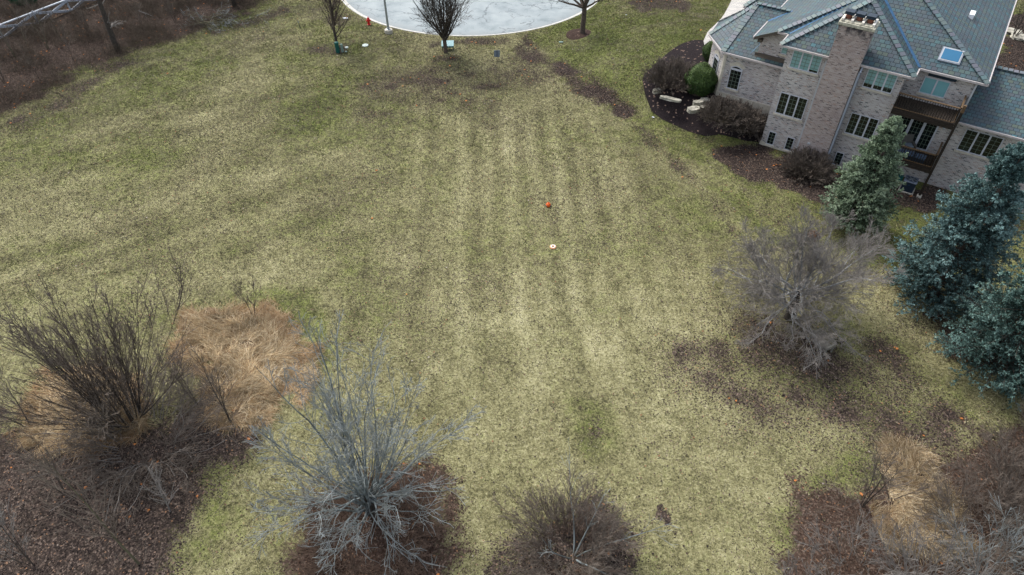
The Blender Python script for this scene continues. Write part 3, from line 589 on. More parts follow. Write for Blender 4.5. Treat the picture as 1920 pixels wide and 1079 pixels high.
sapling(1616, 948, 'dark slanting sapling beside the pale dry grass at lower right', 4.0, 'bark_dark', 'twig_brown', 28, 3, (3,12), .5, 9)
sapling(1672, 935, 'thin sapling bent across the top of the dry grass at lower right', 2.6, 'bark_brown', 'twig_brown', 30, 2, (20,40), .5, 7)

def patch_shrub(px, py, label, spread, hgt, n, mat, seed, tilt=(5,70), name='bare_shrub', dz=0, r=.013, base=None, cat='shrub', dens=6, sub=4, group=None):
    rng = np.random.default_rng(seed); t = tree_at(px, py, name, label, cat, dz=dz, group=group)
    a = fan(n, base or spread*.3, tilt[0], tilt[1], hgt*.75, hgt, r, rng, 6, .09, .01); b1 = kids(*a, dens+2, .2, 1, .6, .52, .6, rng, 4, .1, .02); b2 = kids(*b1, sub+1, .2, 1, .6, .6, .6, rng, 3, .1)
    wood('stems', [(*a, 3, .011)], M[mat], t); wood('twigs', [(*b1, 3, .009), (*b2, 3, .0065)], M[mat], t, smooth=False)
patch_shrub(1820, 1010, 'grey wiry shrub right of the pale dry grass at lower right', 2, 3.0, 45, 'twig_brown', 31)
patch_shrub(1900, 930, 'brown-grey dense shrub at the right edge above the scrub', 2, 3.0, 55, 'twig_brown', 32)
patch_shrub(1960, 1000, 'grey wiry shrub cut by the right edge of the photo', 2, 3.2, 50, 'twig_brown', 33)
patch_shrub(1600, 1075, 'grey branching shrub at the bottom edge left of the dry grass', 2, 2.6, 16, 'twig_grey', 34, r=.02)
patch_shrub(1720, 1110, 'blue-grey branching shrub at the bottom edge below the dry grass', 2, 3.0, 34, 'twig_grey', 35, r=.022)
patch_shrub(1860, 1110, 'blue-grey branching shrub in the bottom right corner', 2, 3.2, 34, 'twig_lichen', 36, r=.022)
patch_shrub(1500, 1110, 'low pale grey shrub at the bottom edge where the lawn ends', 1.4, 2.0, 12, 'twig_grey', 37)
patch_shrub(1960, 860, 'brown shrub at the right edge just below the spruce lawn', 2, 2.8, 60, 'twig_brown', 38)

# ---- street-side trees
rng = np.random.default_rng(15)
t = tree_at(836, 99, 'street_tree', 'dark vase-shaped bare tree in front of the pale road with a blue-topped box behind', 'tree')
tr = grow(np.array([[0,0,-.1]]), np.array([[0,0,1.]]), np.array([1.75]), np.array([.2]), 5, .02, 0, rng, .85)
a = crown(20, 1.1, 1.75, 4, 60, 4.2, 7.5, .075, 9, .04, .06); b1 = kids(*a, 10, .1, .95, .5, .5, .5, rng, 6, .06, .05); b2 = kids(*b1, 7, .2, 1, .5, .55, .6, rng, 4, .07, .04); b3 = kids(*b2, 3, .2, 1, .5, .6, .6, rng, 3, .07)
wood('trunk', [(*tr, 9)], M['bark_brown'], t); wood('limbs', [(*a, 6)], M['bark_dark'], t); wood('twigs', [(*b1, 3, .012), (*b2, 3, .009), (*b3, 3, .006)], M['bark_dark'], t, smooth=False)
t = tree_at(632, 88, 'street_tree', 'slim dark young bare tree behind the green utility post', 'tree')
tr = grow(np.array([[0,0,-.1]]), np.array([[.02,0,1.]]), np.array([8.5]), np.array([.14]), 10, .02, 0, rng, .12)
b1 = kids(*tr, 70, .1, .98, .75, .42, .45, rng, 6, .06, .06); b2 = kids(*b1, 5, .2, 1, .55, .4, .6, rng, 4, .08, .03); b3 = kids(*b2, 3, .2, 1, .5, .5, .6, rng, 3, .07)
wood('trunk', [(*tr, 8)], M['bark_dark'], t); wood('branches', [(*b1, 4, .016), (*b2, 3, .011), (*b3, 3, .008)], M['bark_brown'], t, smooth=False)
t = tree_at(1092, 64, 'street_tree', 'thick-trunked bare tree standing in a round mulch ring by the kerb', 'tree')
tr = grow(np.array([[0,0,-.1]]), np.array([[0,0,1.]]), np.array([2.7]), np.array([.26]), 5, .02, 0, rng, .85)
S_ = np.array([[0,0,2.5]]*9); azz = np.linspace(0, 2*np.pi, 9, endpoint=False); ti = np.radians(np.array([12,40,58,66,62,70,30,20,50])); D_ = np.stack([np.cos(azz)*np.sin(ti), np.sin(azz)*np.sin(ti), np.cos(ti)], -1)
a = grow(S_, D_, rng.uniform(4, 6, 9), np.full(9, .12), 8, .08, .03, rng, .12); b1 = kids(*a, 8, .2, .95, .6, .4, .5, rng, 5, .1, .02); b2 = kids(*b1, 5, .2, 1, .6, .45, .6, rng, 4, .1); b3 = kids(*b2, 3, .2, 1, .6, .5, .6, rng, 3, .1)
wood('trunk', [(*tr, 10)], M['bark_brown'], t); wood('limbs', [(*a, 6)], M['bark_brown'], t); wood('twigs', [(*b1, 3, .01), (*b2, 3, .007), (*b3, 3, .005)], M['bark_dark'], t, smooth=False)

# ---- wood edge, top left
rng = np.random.default_rng(16)
t = tree_at(221, 94, 'bare_tree', 'leaning dark rough-barked tree at the edge of the leafy wood', 'tree')
tr = grow(np.array([[0,0,-.1]]), np.array([[-.05,.04,1.]]), np.array([8.]), np.array([.27]), 9, .04, 0, rng, .5)
b1 = kids(*tr, 26, .2, .98, 1.1, .34, .3, rng, 7, .12, .0); b2 = kids(*b1, 6, .2, 1, .6, .4, .6, rng, 4, .12); b3 = kids(*b2, 3, .2, 1, .6, .5, .6, rng, 3, .1)
wood('trunk', [(*tr, 10)], M['bark_dark'], t); wood('branches', [(*b1, 4, .012), (*b2, 3, .008), (*b3, 3, .006)], M['twig_grey'], t, smooth=False)
t = tree_at(440, 12, 'bare_tree', 'dark tree at the top edge where the wood meets the field', 'tree')
tr = grow(np.array([[0,0,-.1]]), np.array([[0,0,1.]]), np.array([8.]), np.array([.24]), 9, .04, 0, rng, .5)
b1 = kids(*tr, 26, .1, .98, 1.0, .3, .35, rng, 6, .1, .0); b2 = kids(*b1, 6, .2, 1, .6, .4, .6, rng, 4, .12)
wood('trunk', [(*tr, 9)], M['bark_dark'], t); wood('branches', [(*b1, 4, .012), (*b2, 3, .008)], M['bark_brown'], t, smooth=False)
for i, (px, py, hh, lab) in enumerate([(58, 102, 5, 'bare olive sapling right of the fence corner, nearest the fence end'), (90, 92, 5, 'olive sapling rising in front of the brown fence board'), (118, 78, 4.5, 'olive sapling standing below the second fence post'),
        (30, 110, 4.5, 'thin sapling in the wood near the left edge below the fence'), (140, 120, 4, 'thin twiggy sapling in the middle of the top left wood'), (8, 155, 4, 'thin sapling on the left edge of the wood'),
        (75, 150, 3.5, 'short twiggy sapling in the leafy wood floor, well below the fence'), (330, 45, 3.2, 'short sapling beside the brush pile at the wood edge'), (270, 60, 4, 'twiggy sapling right of the leaning dark tree'),
        (165, 60, 4, 'sapling left of the leaning dark tree')]):
    sapling(px, py, lab, hh, 'twig_olive' if i < 4 else 'bark_brown', 'twig_brown', 100+i, 2 if i % 2 else 1, (1, 10), .45, 10, 4, .04, group=None)
# low thicket over the wood floor and other scrub, too fine to count
def thicket(name, polys, n, hgt, mat, seed, label, lean=.9, r=.008):
    rng = np.random.default_rng(seed); xs, ys = visible_points(n*14, rng, 1.05); k = np.zeros(len(xs), bool)
    for P in polys: k |= sdf(xs, ys, P) > rng.uniform(-1.1, .8, len(xs))
    xs, ys = xs[k], ys[k]; cl = vnoise(xs, ys, 1.6, seed) > rng.uniform(.2, .8, len(xs)); xs, ys = xs[cl][:n], ys[cl][:n]
    if len(xs) == 0: return
    D = rng.normal(0, lean, (len(xs), 3)); D[:,2] = 1; P_, R_ = grow(np.stack([xs, ys, hz(xs, ys)-.03], -1), D, rng.uniform(.4, 1, len(xs))*hgt, np.full(len(xs), r), 5, .18, -.02, rng)
    b1 = kids(P_, R_, 5, .2, 1, .7, .5, .65, rng, 3, .12)
    V, F = join([tubes(P_, R_, 3, .006), tubes(*b1, 3, .004)]); link(name, np_mesh(name, V, [F]), M[mat], kind='stuff', label=label)
thicket('thicket', [ZL['wood']], 15000, 1.5, 'twig_dark', 41, 'low brown brush over the wood floor at top left')
thicket('undergrowth', [ZL['bl']], 9500, .9, 'twig_dark', 42, 'thin dead stems over the dark leaf litter at lower left')
thicket('scrub', [ZL['br']], 9000, .9, 'twig_dark', 43, 'brown wiry scrub around the dry grass at lower right')
thicket('dead_stems', [ZL['bl']], 9000, 1.5, 'twig_brown', 46, 'pale brown tangled dead stems rising from the litter at lower left')
thicket('bramble', [ZL['br']], 9000, 1.4, 'twig_brown', 47, 'pale brown tangled brush at lower right')
thicket('red_brush', [ZL['l2'], ZL['mb']], 1500, .6, 'twig_red', 44, 'low reddish dead stems under the lichen tree')
thicket('shade_brush', [ZL['tr']], 700, .7, 'twig_brown', 45, 'low dead stems under the wide bare tree')
def straw(name, P, n, seed, label, ctr, hmax=.26, cmul=1., rim=.28):
    rng = np.random.default_rng(seed); lo = np.min(P, 0); hi = np.max(P, 0); x = rng.uniform(lo[0], hi[0], n*3); y = rng.uniform(lo[1], hi[1], n*3)
    s = sdf(x, y, P)+1.9*(vnoise(x, y, 1.1, seed+5)-.5)+.7*(vnoise(x, y, .3, seed+6)-.5); k = (s > rng.uniform(-.45, .15, len(x))) & (vnoise(x, y, .42, seed+7) > rng.uniform(.1, .62, len(x))); x = x[k][:n]; y = y[k][:n]; s = s[k][:n]
    cx_, cy_ = G(*ctr)[:2]; a = np.arctan2(y-cy_, x-cx_)+3.2*(vnoise(x, y, 1.1, seed)-.5)+2.2*(vnoise(x, y, .4, seed+1)-.5)+rng.normal(0, .45, len(x))
    D = np.stack([np.cos(a), np.sin(a), rng.uniform(.0, .42, len(x))], -1); z = hz(x, y)+sst(-.3, 1.5, s)*hmax*(.4+.8*vnoise(x, y, 1.0, seed+3))*rng.uniform(.1, 1, len(x))
    Pl, Rl = grow(np.stack([x, y, z], -1), D, rng.uniform(.35, 1.0, len(x)), np.full(len(x), .010), 5, .26, -.14, rng)
    V, F = tubes(Pl, Rl, 3, .006); pal = np.array([[.66,.50,.29],[.80,.64,.41],[.50,.36,.20],[.34,.20,.10],[.90,.77,.54]])
    tone = vnoise(x, y, .5, seed+9)*.6+vnoise(x, y, 1.6, seed+8)*.4; C = pal[rng.choice(5, len(x), p=[.3,.25,.2,.1,.15])]*(.22+1.15*tone[:,None])*rng.uniform(.6, 1.15, (len(x), 1))*cmul
    edge = (1-sst(0, .9, s))[:,None]; C = C*(1-rim*edge)+rim*edge*np.array([[.42,.22,.10]])
    link(name, np_mesh(name, V, [F], {'col': np.repeat(C, 15, 0)}), M['straw'], kind='stuff', label=label)
straw('dry_grass', DRY['d1'], 24000, 51, 'flattened tan dry grass on the mound between the two left trees', (440, 780))
straw('dry_grass', DRY['d2'], 18000, 52, 'flattened tan dry grass below the dark many-stemmed tree', (330, 720), cmul=.85)
straw('dry_grass', DRY['d3'], 22000, 53, 'pale matted dry grass in the lower right scrub', (1560, 1000), cmul=.78, rim=.0)

# ---------------------------------------------------------------- spruces
def spruce(px, py, H, Rb, mat, label, seed, z0=.06, n_w=None, lean=(0, 0)):
    rng = np.random.default_rng(seed); t = tree_at(px, py, 'spruce_tree', label, 'tree')
    tr = grow(np.array([[0,0,-.2]]), np.array([[lean[0], lean[1], 1.]]), np.array([H*.98]), np.array([H*.018+.03]), 10, .006, 0, rng, .08)
    n = int(H*32); f = np.linspace(z0, .985, n); ws = .56/H; f = np.round(f/ws)*ws+rng.normal(0, .005, n); f = np.clip(f, z0, .99)
    L = Rb*(1-f)**.66*sst(-.35, .22, f)*rng.uniform(.62, 1.14, n)+.10; a = np.arange(n)*2.399+rng.normal(0, .3, n); el = np.where(f > .75, .55, .12-.25*(1-f))+rng.normal(0, .07, n)
    D = np.stack([np.cos(a)*np.cos(el), np.sin(a)*np.cos(el), np.sin(el)], -1); S = np.stack([np.zeros(n), np.zeros(n), f*H], -1)
    S[:,0] += lean[0]*f*H; S[:,1] += lean[1]*f*H
    br = grow(S, D, L, .010+.012*L, 7, .03, .025, rng, .2)
    tw = kids(*br, 17, .2, 1, .85, .40, .5, rng, 4, .06, .01, flat_=.55); tips = kids(*tw, 4, .25, 1, .6, .5, .6, rng, 3, .05, .03, flat_=.4)
    wood('trunk', [(*tr, 9)], M['bark_brown'], t); wood('branches', [(*br, 4, .012), (*tw, 3, .006)], M['bark_dark'], t, smooth=False)
    # needles: short blades bristling off every shoot
    Vs, Ts = [], []
    for (P, R_), m_, ln in ((br, 22, .11), (tw, 11, .10), (tips, 7, .09)):
        N_, K, _ = P.shape; I = np.repeat(np.arange(N_), m_); tt = rng.uniform(.45 if m_ == 16 else .1, 1, len(I)); ff = tt*(K-1); i = np.minimum(ff.astype(int), K-2); fr = (ff-i)[:,None]
        C = P[I,i]*(1-fr)+P[I,i+1]*fr; T = nrm(P[I,i+1]-P[I,i]); q = nrm(np.cross(T, rng.normal(0, 1, (len(I), 3)))); d = nrm(q*.9+T*.8); s_ = nrm(np.cross(d, rng.normal(0, 1, (len(I), 3))))
        l = ln*rng.uniform(.6, 1.25, (len(I), 1)); w_ = l*.30
        Vs.append(np.stack([C-s_*w_, C+s_*w_, C+d*l], 1).reshape(-1, 3))
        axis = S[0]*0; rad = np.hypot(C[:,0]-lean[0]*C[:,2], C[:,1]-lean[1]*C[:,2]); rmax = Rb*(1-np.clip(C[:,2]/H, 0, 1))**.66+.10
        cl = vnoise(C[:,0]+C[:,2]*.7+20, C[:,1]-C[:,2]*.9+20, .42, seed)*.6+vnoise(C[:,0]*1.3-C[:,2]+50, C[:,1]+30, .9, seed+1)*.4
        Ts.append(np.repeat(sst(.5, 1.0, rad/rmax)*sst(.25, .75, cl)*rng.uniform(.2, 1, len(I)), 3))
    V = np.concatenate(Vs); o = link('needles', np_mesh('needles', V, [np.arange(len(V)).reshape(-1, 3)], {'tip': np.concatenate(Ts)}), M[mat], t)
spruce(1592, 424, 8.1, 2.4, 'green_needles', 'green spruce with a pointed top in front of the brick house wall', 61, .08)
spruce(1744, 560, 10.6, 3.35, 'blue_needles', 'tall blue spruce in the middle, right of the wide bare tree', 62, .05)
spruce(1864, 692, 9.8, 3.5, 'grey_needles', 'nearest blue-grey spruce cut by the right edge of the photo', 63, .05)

# ---------------------------------------------------------------- shrubs by the house
rng = np.random.default_rng(17)
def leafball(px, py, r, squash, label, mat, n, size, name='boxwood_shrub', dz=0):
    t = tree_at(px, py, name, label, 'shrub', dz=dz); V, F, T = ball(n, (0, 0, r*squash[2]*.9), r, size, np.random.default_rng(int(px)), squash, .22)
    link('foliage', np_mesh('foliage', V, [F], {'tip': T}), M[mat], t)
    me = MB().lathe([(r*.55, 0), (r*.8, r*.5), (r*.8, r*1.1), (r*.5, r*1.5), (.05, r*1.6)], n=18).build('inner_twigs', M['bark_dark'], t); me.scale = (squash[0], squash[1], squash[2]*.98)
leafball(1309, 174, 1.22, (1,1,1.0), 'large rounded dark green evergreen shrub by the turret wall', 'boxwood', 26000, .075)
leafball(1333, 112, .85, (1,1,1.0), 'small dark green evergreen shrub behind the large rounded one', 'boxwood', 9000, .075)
def twigball(px, py, r, h, label, seed, n=130, mat='twig_brown', group=None, squash=(1,1), mats=None):
    rng = np.random.default_rng(seed); t = tree_at(px, py, 'bare_shrub', label, 'shrub', group=group)
    a = fan(int(n*1.5), r*.4, 2, 80, h*.75, h, .014, rng, 6, .06, .01); 
    a[0][...,0] *= squash[0]; a[0][...,1] *= squash[1]
    b1 = kids(*a, 9, .3, 1, .5, .36, .6, rng, 4, .08, .03); b2 = kids(*b1, 6, .2, 1, .5, .5, .7, rng, 3, .08)
    wood('stems', [(*a, 3, .014)], M[mat], t); wood('twigs', [(*b1, 3, .012), (*b2, 3, .009)], M[mat], t, smooth=False)
twigball(1258, 158, 1.4, 2.1, 'round brown bare shrub at the left end of the mulch bed', 71)
twigball(1352, 222, 1.2, 1.6, 'leftmost brown bare shrub of the clipped hedge below the turret', 72, mat='twig_brown')
twigball(1385, 232, 1.2, 1.6, 'brown bare shrub in the middle of the clipped hedge below the turret', 73)
twigball(1416, 246, 1.1, 1.5, 'rightmost brown bare shrub of the hedge touching the house corner', 74)
twigball(1512, 325, 1.3, 1.75, 'round dense brown bare shrub at the foot of the chimney', 75, 170)
# two flat stones, boulder and edging stones in the bed
def rock(px, py, sx, sy, h, rz, label, seed, mat='stone'):
    import bmesh
    rng = random.Random(seed); p = G(px, py); bm = bmesh.new(); bmesh.ops.create_cube(bm, size=1); bmesh.ops.subdivide_edges(bm, edges=list(bm.edges), cuts=3, use_grid_fill=True)
    for v in bm.verts: 
        k = 1-.18*(abs(v.co.x*2)**4*abs(v.co.y*2)**2); v.co.x = v.co.x*sx*k+rng.uniform(-.05, .05)*min(sx, sy); v.co.y = v.co.y*sy*k+rng.uniform(-.08, .08)*min(sx, sy); v.co.z = v.co.z*h+rng.uniform(-.06, .06)*h
    me = bpy.data.meshes.new('rock'); bm.to_mesh(me); bm.free(); o = link('rock', me, M[mat], label=label, cat='rock'); o.location = (p[0], p[1], p[2]+h*.35+.03); o.rotation_euler = (0, 0, rz)
rock(1231, 174, .65, .4, .3, .4, 'small pale boulder at the left tip of the mulch bed', 1); rock(1257, 188, 1.75, .38, .18, -.42, 'long pale flat stone lying in the mulch bed', 2)
rock(1300, 209, 1.0, .6, .3, .25, 'largest pale edging stone at the foot of the hedge', 3); rock(1308, 197, .8, .4, .35, .1, 'pale edging stone on the upper course, left one', 4)
rock(1321, 193, .7, .45, .35, -.1, 'pale edging stone on the upper course, right one', 5); rock(1321, 206, .8, .4, .3, .05, 'pale edging stone right of the largest one', 6)
rock(1893, 62, 2.0, 1.1, .3, -.5, 'pale flat rock beyond the right end of the roof, left one', 7); rock(1915, 74, 2.0, 1.4, .3, -.4, 'pale flat rock beyond the roof at the right edge', 8)
sapling(1900, 72, 'small dark bare tree beyond the roof at the right edge', 4, 'bark_dark', 'bark_dark', 81, 4, (15,45), .6, 8, cat='tree', r=.06)

# ---------------------------------------------------------------- the house (own axes: x along the wall, y away from the field)
house = empty('brick_house', (HO[0], HO[1], 0), HROT, label='large pale brick house with slate-coloured tiled hip roofs, chimney and two balconies', cat='house')
def part(mb, name, mat, parent=house, **k): return mb.build(name, M[mat] if isinstance(mat, str) else mat, parent, **k)
WZ = 7.9
tur = [(0, 2.1), (-4.75, 2.1), (-6.55, 4.2), (-6.8, 6.8), (-5.2, 9.2), (0, 9.2)]
w = MB()
w.box((0, 0, -.3), (7.67, 12, WZ)); part(w, 'wall', 'brick')
w = MB(); w.box((7.672, 1.6, -.3), (11.7, 12, WZ-.003)); part(w, 'wall', 'brick')
w = MB(); w.box((11.702, 1.6, -.3), (22, 10.2, 5.15)); part(w, 'wall', 'brick')
w = MB(); w.prism([(p[0], p[1]) for p in tur], .3, 5.35); part(w, 'wall', 'brick')
w = MB(); w.box((-2.45, 2.2, 5.0), (-.002, 12, 7.25)); w.poly([(-2.45,2.2,7.25),(-.002,2.2,7.25),(-.002,2.2,8.0),(-1.25,2.2,7.95)]); part(w, 'wall', 'brick')
# stone base course under the turret and the first wall
w = MB(); w.prism([(0.0, 2.02), (-4.79, 2.02), (-6.64, 4.17), (-6.88, 6.8), (-6.0, 8.2), (0, 8.2)], .8, 2.15); part(w, 'stone_base', 'limestone')
w = MB(); w.box((-.03, -.03, -.3), (2.75, -.001, .12)); w.box((-.03, 0, -.3), (-.001, 1.2, .3)); w.box((-.05, -.05, .0), (.32, -.031, .32)); part(w, 'stone_base', 'limestone')
w = MB(); w.box((5.0, -.04, -.3), (7.70, -.001, .05)); w.box((7.7, 1.56, -.3), (22, 1.599, .1)); part(w, 'stone_base', 'brick')
# quoin strips on the turret corner
def roofpart(polys, name='roof', ridge=()):
    m = MB()
    for p in polys: m.poly(p)
    r = part(m, name, 'shingle')
    t = MB()
    for a, b in ridge:
        a = Vector(a); b = Vector(b); L = (b-a).length; n = int(L/.33); d = (b-a)/n
        for i in range(n): t.bar(a+d*(i+.02)+Vector((0,0,.03+.012*(i % 2))), a+d*(i+.84)+Vector((0,0,.05+.012*(i % 2))), .40, .05)
    if ridge: part(t, 'ridge_tiles', 'ridge_tile', r)
    return r
def gutter(roof, pts, z=0):
    g = MB()
    for a, b in zip(pts[:-1], pts[1:]): g.bar((a[0], a[1], a[2]-.07), (b[0], b[1], b[2]-.07), .10, .13)
    part(g, 'gutter', 'fascia', roof)
def soffit(roof, poly): m = MB(); m.poly(poly[::-1]); part(m, 'soffit', 'soffit', roof)
# roof A over the projecting wall
ap = (3.77, 3.42, 10.7); ab = (3.77, 7.5, 10.7)
rA = roofpart([[(-.5,-.35,8),(8.17,-.35,8),ap], [(8.17,-.35,8),(8.17,1.25,8),(3.77,5.6,10.7),ap], [(-.5,1.6,8),(-.5,-.35,8),ap,(3.77,5.96,10.7)]], ridge=[((-.5,-.35,8.0),ap),((8.17,-.35,8.0),ap),(ap,(3.77,5.5,10.7))])
gutter(rA, [(-.53,1.55,8),(-.53,-.38,8),(8.2,-.38,8),(8.2,1.22,8)]); soffit(rA, [(-.5,-.35,7.91),(8.17,-.35,7.91),(8.17,1.6,7.91),(-.5,2.2,7.91)])
# main roof, left and right halves
rL = roofpart([[(-1.3,1.6,8),(-.45,1.6,8.0),(3.77,5.96,10.7),(5.24,7.08,11.4)], [(-2.9,1.75,7.17),(-1.3,1.6,8),(5.24,7.08,11.4),(5.24,24,11.4),(-2.9,24,7.17)]], ridge=[((-1.3,1.6,8.0),(5.24,7.08,11.4)),((5.24,7.08,11.4),(5.24,20,11.4))])
gutter(rL, [(-1.3,1.57,8.0),(-.6,1.57,8.0)]); gutter(rL, [(-2.93,1.75,7.17),(-2.93,20,7.17)])
rk = MB(); rk.poly([(-2.9,1.76,7.15),(-2.9,1.76,6.92),(-1.3,1.62,7.75),(-1.3,1.62,7.98)]); rk.poly([(-2.9,1.76,6.92),(-2.9,2.2,6.92),(-1.3,2.2,7.75),(-1.3,1.62,7.75)]); rk.poly([(-2.9,1.76,6.92),(-2.9,24,6.92),(-2.45,24,6.98),(-2.45,2.2,6.98)]); part(rk, 'rake_board', 'soffit', rL)
rk = MB(); rk.box((-2.62, 1.85, 6.80), (-2.30, 2.19, 7.02)); part(rk, 'rake_block', 'soffit', rL)
rR = roofpart([[(8.17,1.25,8),(12.2,1.25,8),(5.24,6.75,11.41),(3.77,5.6,10.7)], [(12.2,1.25,8),(12.2,24,8),(5.24,24,11.41),(5.24,6.75,11.41)]], ridge=[((12.2,1.25,8.0),(5.24,6.75,11.41))])
gutter(rR, [(8.17,1.22,8),(12.23,1.22,8),(12.23,24,8)]); soffit(rR, [(8.17,1.25,7.905),(12.2,1.25,7.905),(12.2,24,7.905),(8.17,1.6,7.905)])
w = MB(); w.box((11.5, 12.01, 0), (11.699, 24, 7.9)); part(w, 'wall', 'brick')
def lay(p, n, k=.03): return (p[0], p[1], p[2]+k)
v = MB()
for a, b, wd in (((8.17,1.25,8.03),(3.77,5.6,10.73),.20), ((-.5,1.6,8.03),(3.77,5.96,10.73),.16), ((-2.9,4.9,7.2),(-1.58,6.1,7.84),.2)): v.bar(a, b, wd, .03)
v.bar((-2.9,1.95,6.0-.2),(-1.60,6.1,7.86),.02,.01)
part(v, 'valley_flashing', 'valley_metal', rR)
# turret roof
te = [(0, 1.75), (-4.9, 1.75), (-6.9, 4.05), (-7.17, 6.75), (-5.4, 9.6), (0, 9.6)]; tz = 5.5; pk = (-4.3, 6.1, 7.8); pr = (-1.2, 6.1, 7.8)
E3 = [(p[0], p[1], tz) for p in te]
rT = roofpart([[E3[1],(0,1.75,tz),(0,6.1,7.8),pr,pk], [E3[2],E3[1],pk], [E3[3],E3[2],pk], [E3[4],E3[3],pk], [E3[5],E3[4],pk,(0,6.1,7.8)]], ridge=[(E3[1],pk),(E3[2],pk),(E3[3],pk),(pk,(-1.7,6.1,7.8))])
gutter(rT, [(0,1.72,tz),(-4.92,1.72,tz),(-6.93,4.05,tz),(-7.2,6.78,tz),(-5.4,9.6,tz)]); soffit(rT, [(p[0]*.999, p[1], 5.42) for p in te][::-1])
m = MB(); m.poly([(-2.6,2.0,5.66),(0,2.0,5.66),(0,2.19,5.76),(-2.6,2.19,5.76)]); m.box((-2.62,2.1,5.55),(-.01,2.195,5.92)); part(m, 'flashing', 'soffit', rT)
# rear left roof beyond the turret
w = MB(); w.box((-6.3, 11.9, .3), (-2.95, 20, 5.2)); part(w, 'wall', 'brick')
rE = roofpart([[(-6.7,11.6,5.2),(-2.5,11.6,5.2),(-2.5,16,7.3),(-4.0,16,7.3)], [(-6.7,11.6,5.2),(-4.0,16,7.3),(-4.0,22,7.3),(-6.7,22,5.2)]], ridge=[((-6.7,11.6,5.2),(-4.0,16,7.3))])
gutter(rE, [(-2.6,11.57,5.2),(-6.72,11.57,5.2),(-6.72,20,5.2)])
# right wing roof
rD = roofpart([[(11.72,1.15,5.22),(22.5,1.15,5.22),(22.5,6.2,7.15),(11.72,6.2,7.15)], [(22.5,10.6,5.22),(11.72,10.6,5.22),(11.72,6.2,7.15),(22.5,6.2,7.15)]], ridge=[((12.22,6.2,7.15),(22.5,6.2,7.15))])
gutter(rD, [(11.72,1.12,5.22),(22.5,1.12,5.22)]); soffit(rD, [(11.72,1.15,5.13),(22.5,1.15,5.13),(22.5,1.6,5.13),(11.72,1.6,5.13)])
m = MB(); m.poly([(22,1.6,5.13),(22,10.2,5.13),(22,6.1,7.05)]); part(m, 'gable', 'brick')
# skylight and roof vent on the main roof
def on_rR(px, py):
    d = cF+np.array([(px-960)/FPX, 0, 0])-(py-539.5)/FPX*cU; best = None
    for zt in np.linspace(8, 11.4, 400):
        t = (zt-CAM_H)/d[2]; wx, wy = d[0]*t, d[1]*t; u_ = (wx-HO[0])*HU[0]+(wy-HO[1])*HU[1]; w_ = (wx-HO[0])*HW[0]+(wy-HO[1])*HW[1]
        zr = min(8+.62*(w_-1.25), 8+.49*(12.2-u_)); e = abs(zr-zt)
        if best is None or e < best[0]: best = (e, u_, w_, zt)
    return best[1:]
s0 = on_rR(1783, 106); nR = Vector((0, -.62, 1)).normalized(); slp = Vector((0, 1, .62)).normalized()
m = MB(); c0 = Vector(s0)
def slab(c, du, dv, h0, h1, m): 
    X = Vector((1,0,0)); P = [c+X*(sx*du/2)+slp*(sy*dv/2) for sx, sy in ((-1,-1),(1,-1),(1,1),(-1,1))]; B_ = [p+nR*h0 for p in P]; T_ = [p+nR*h1 for p in P]; m.poly(B_[::-1]); m.poly(T_)
    for i in range(4): j = (i+1) % 4; m.poly([B_[i], B_[j], T_[j], T_[i]])
slab(c0, 1.30, 1.05, -.02, .10, m); skl = part(m, 'skylight', 'downspout')
m = MB(); slab(c0, 1.18, .93, .10, .125, m); fr = part(m, 'curb_frame', 'white_trim', skl); m = MB(); slab(c0, 1.04, .80, .125, .14, m); part(m, 'pane', 'skylight_glass', skl)
v0 = on_rR(1821, 31); m = MB(); nS = Vector((.49, 0, 1)).normalized(); m.box((v0[0]-.16, v0[1]-.42, v0[2]-.05), (v0[0]+.16, v0[1]+.42, v0[2]+.26)); part(m, 'roof_vent', 'vent_white')
# chimney
CY = -.62; ch = MB(); ch.box((2.80, CY, -.3), (4.86, -.002, 8.2)); ch.box((2.805, CY+.001, 8.2), (4.855, .62, 10.28))
for z in (10.05, 10.16): ch.box((2.77, CY-.03, z), (4.89, .65, z+.07))
c = part(ch, 'chimney', 'sooty_brick'); m = MB(); m.box((2.70, CY-.10, 10.282), (4.96, .72, 10.50)); m.box((2.80, CY-.0, 10.5), (4.86, .62, 10.56)); part(m, 'cap', 'chimney_cap', c, bevel=.03)
for i, xx in enumerate((3.12, 3.78, 4.44)):
    m = MB(); m.cyl((xx, .02, 10.56), (xx, .02, 10.86), .20, .19, 14); part(m, 'flue', 'flue_clay', c)
    m = MB(); m.box((xx-.30, -.30, 10.86), (xx+.30, .34, 10.94)); m.box((xx-.27, -.27, 10.94), (xx+.27, .31, 11.04)); part(m, 'flue_cover', 'black_metal', c)
for xx in (2.87, 3.45, 4.11, 4.76): m = MB(); m.box((xx-.08, CY+.05, 10.561), (xx+.08, .5, 10.70)); part(m, 'cap_block', 'white_cream', c, bevel=.02)
m = MB(); m.box((3.35, CY-.06, 1.55), (3.55, CY-.001, 1.68)); part(m, 'wall_vent', 'white_trim', c); m = MB(); m.box((3.95, CY-.05, .78), (4.2, CY-.001, .86)); part(m, 'wall_vent', 'white_trim', c)
# downspouts
for xx, y0, zt, nm in ((2.68, -.06, 7.6, 0), (4.98, -.06, 7.6, 1), (11.66, 1.53, 7.7, 2)):
    m = MB(); m.box((xx-.055, y0-.05, -.1), (xx+.055, y0+.055, zt)); m.bar((xx, y0, zt), (xx, y0-.25, zt+.28), .1, .1); part(m, 'downspout', 'white_trim' if nm != 1 else 'downspout')
m = MB(); m.bar((5.02, -.65, 7.55), (5.02, -.15, 7.9), .1, .1); m.box((4.93,-.70,-.1),(5.05,-.58,7.55)); part(m, 'downspout', 'downspout')
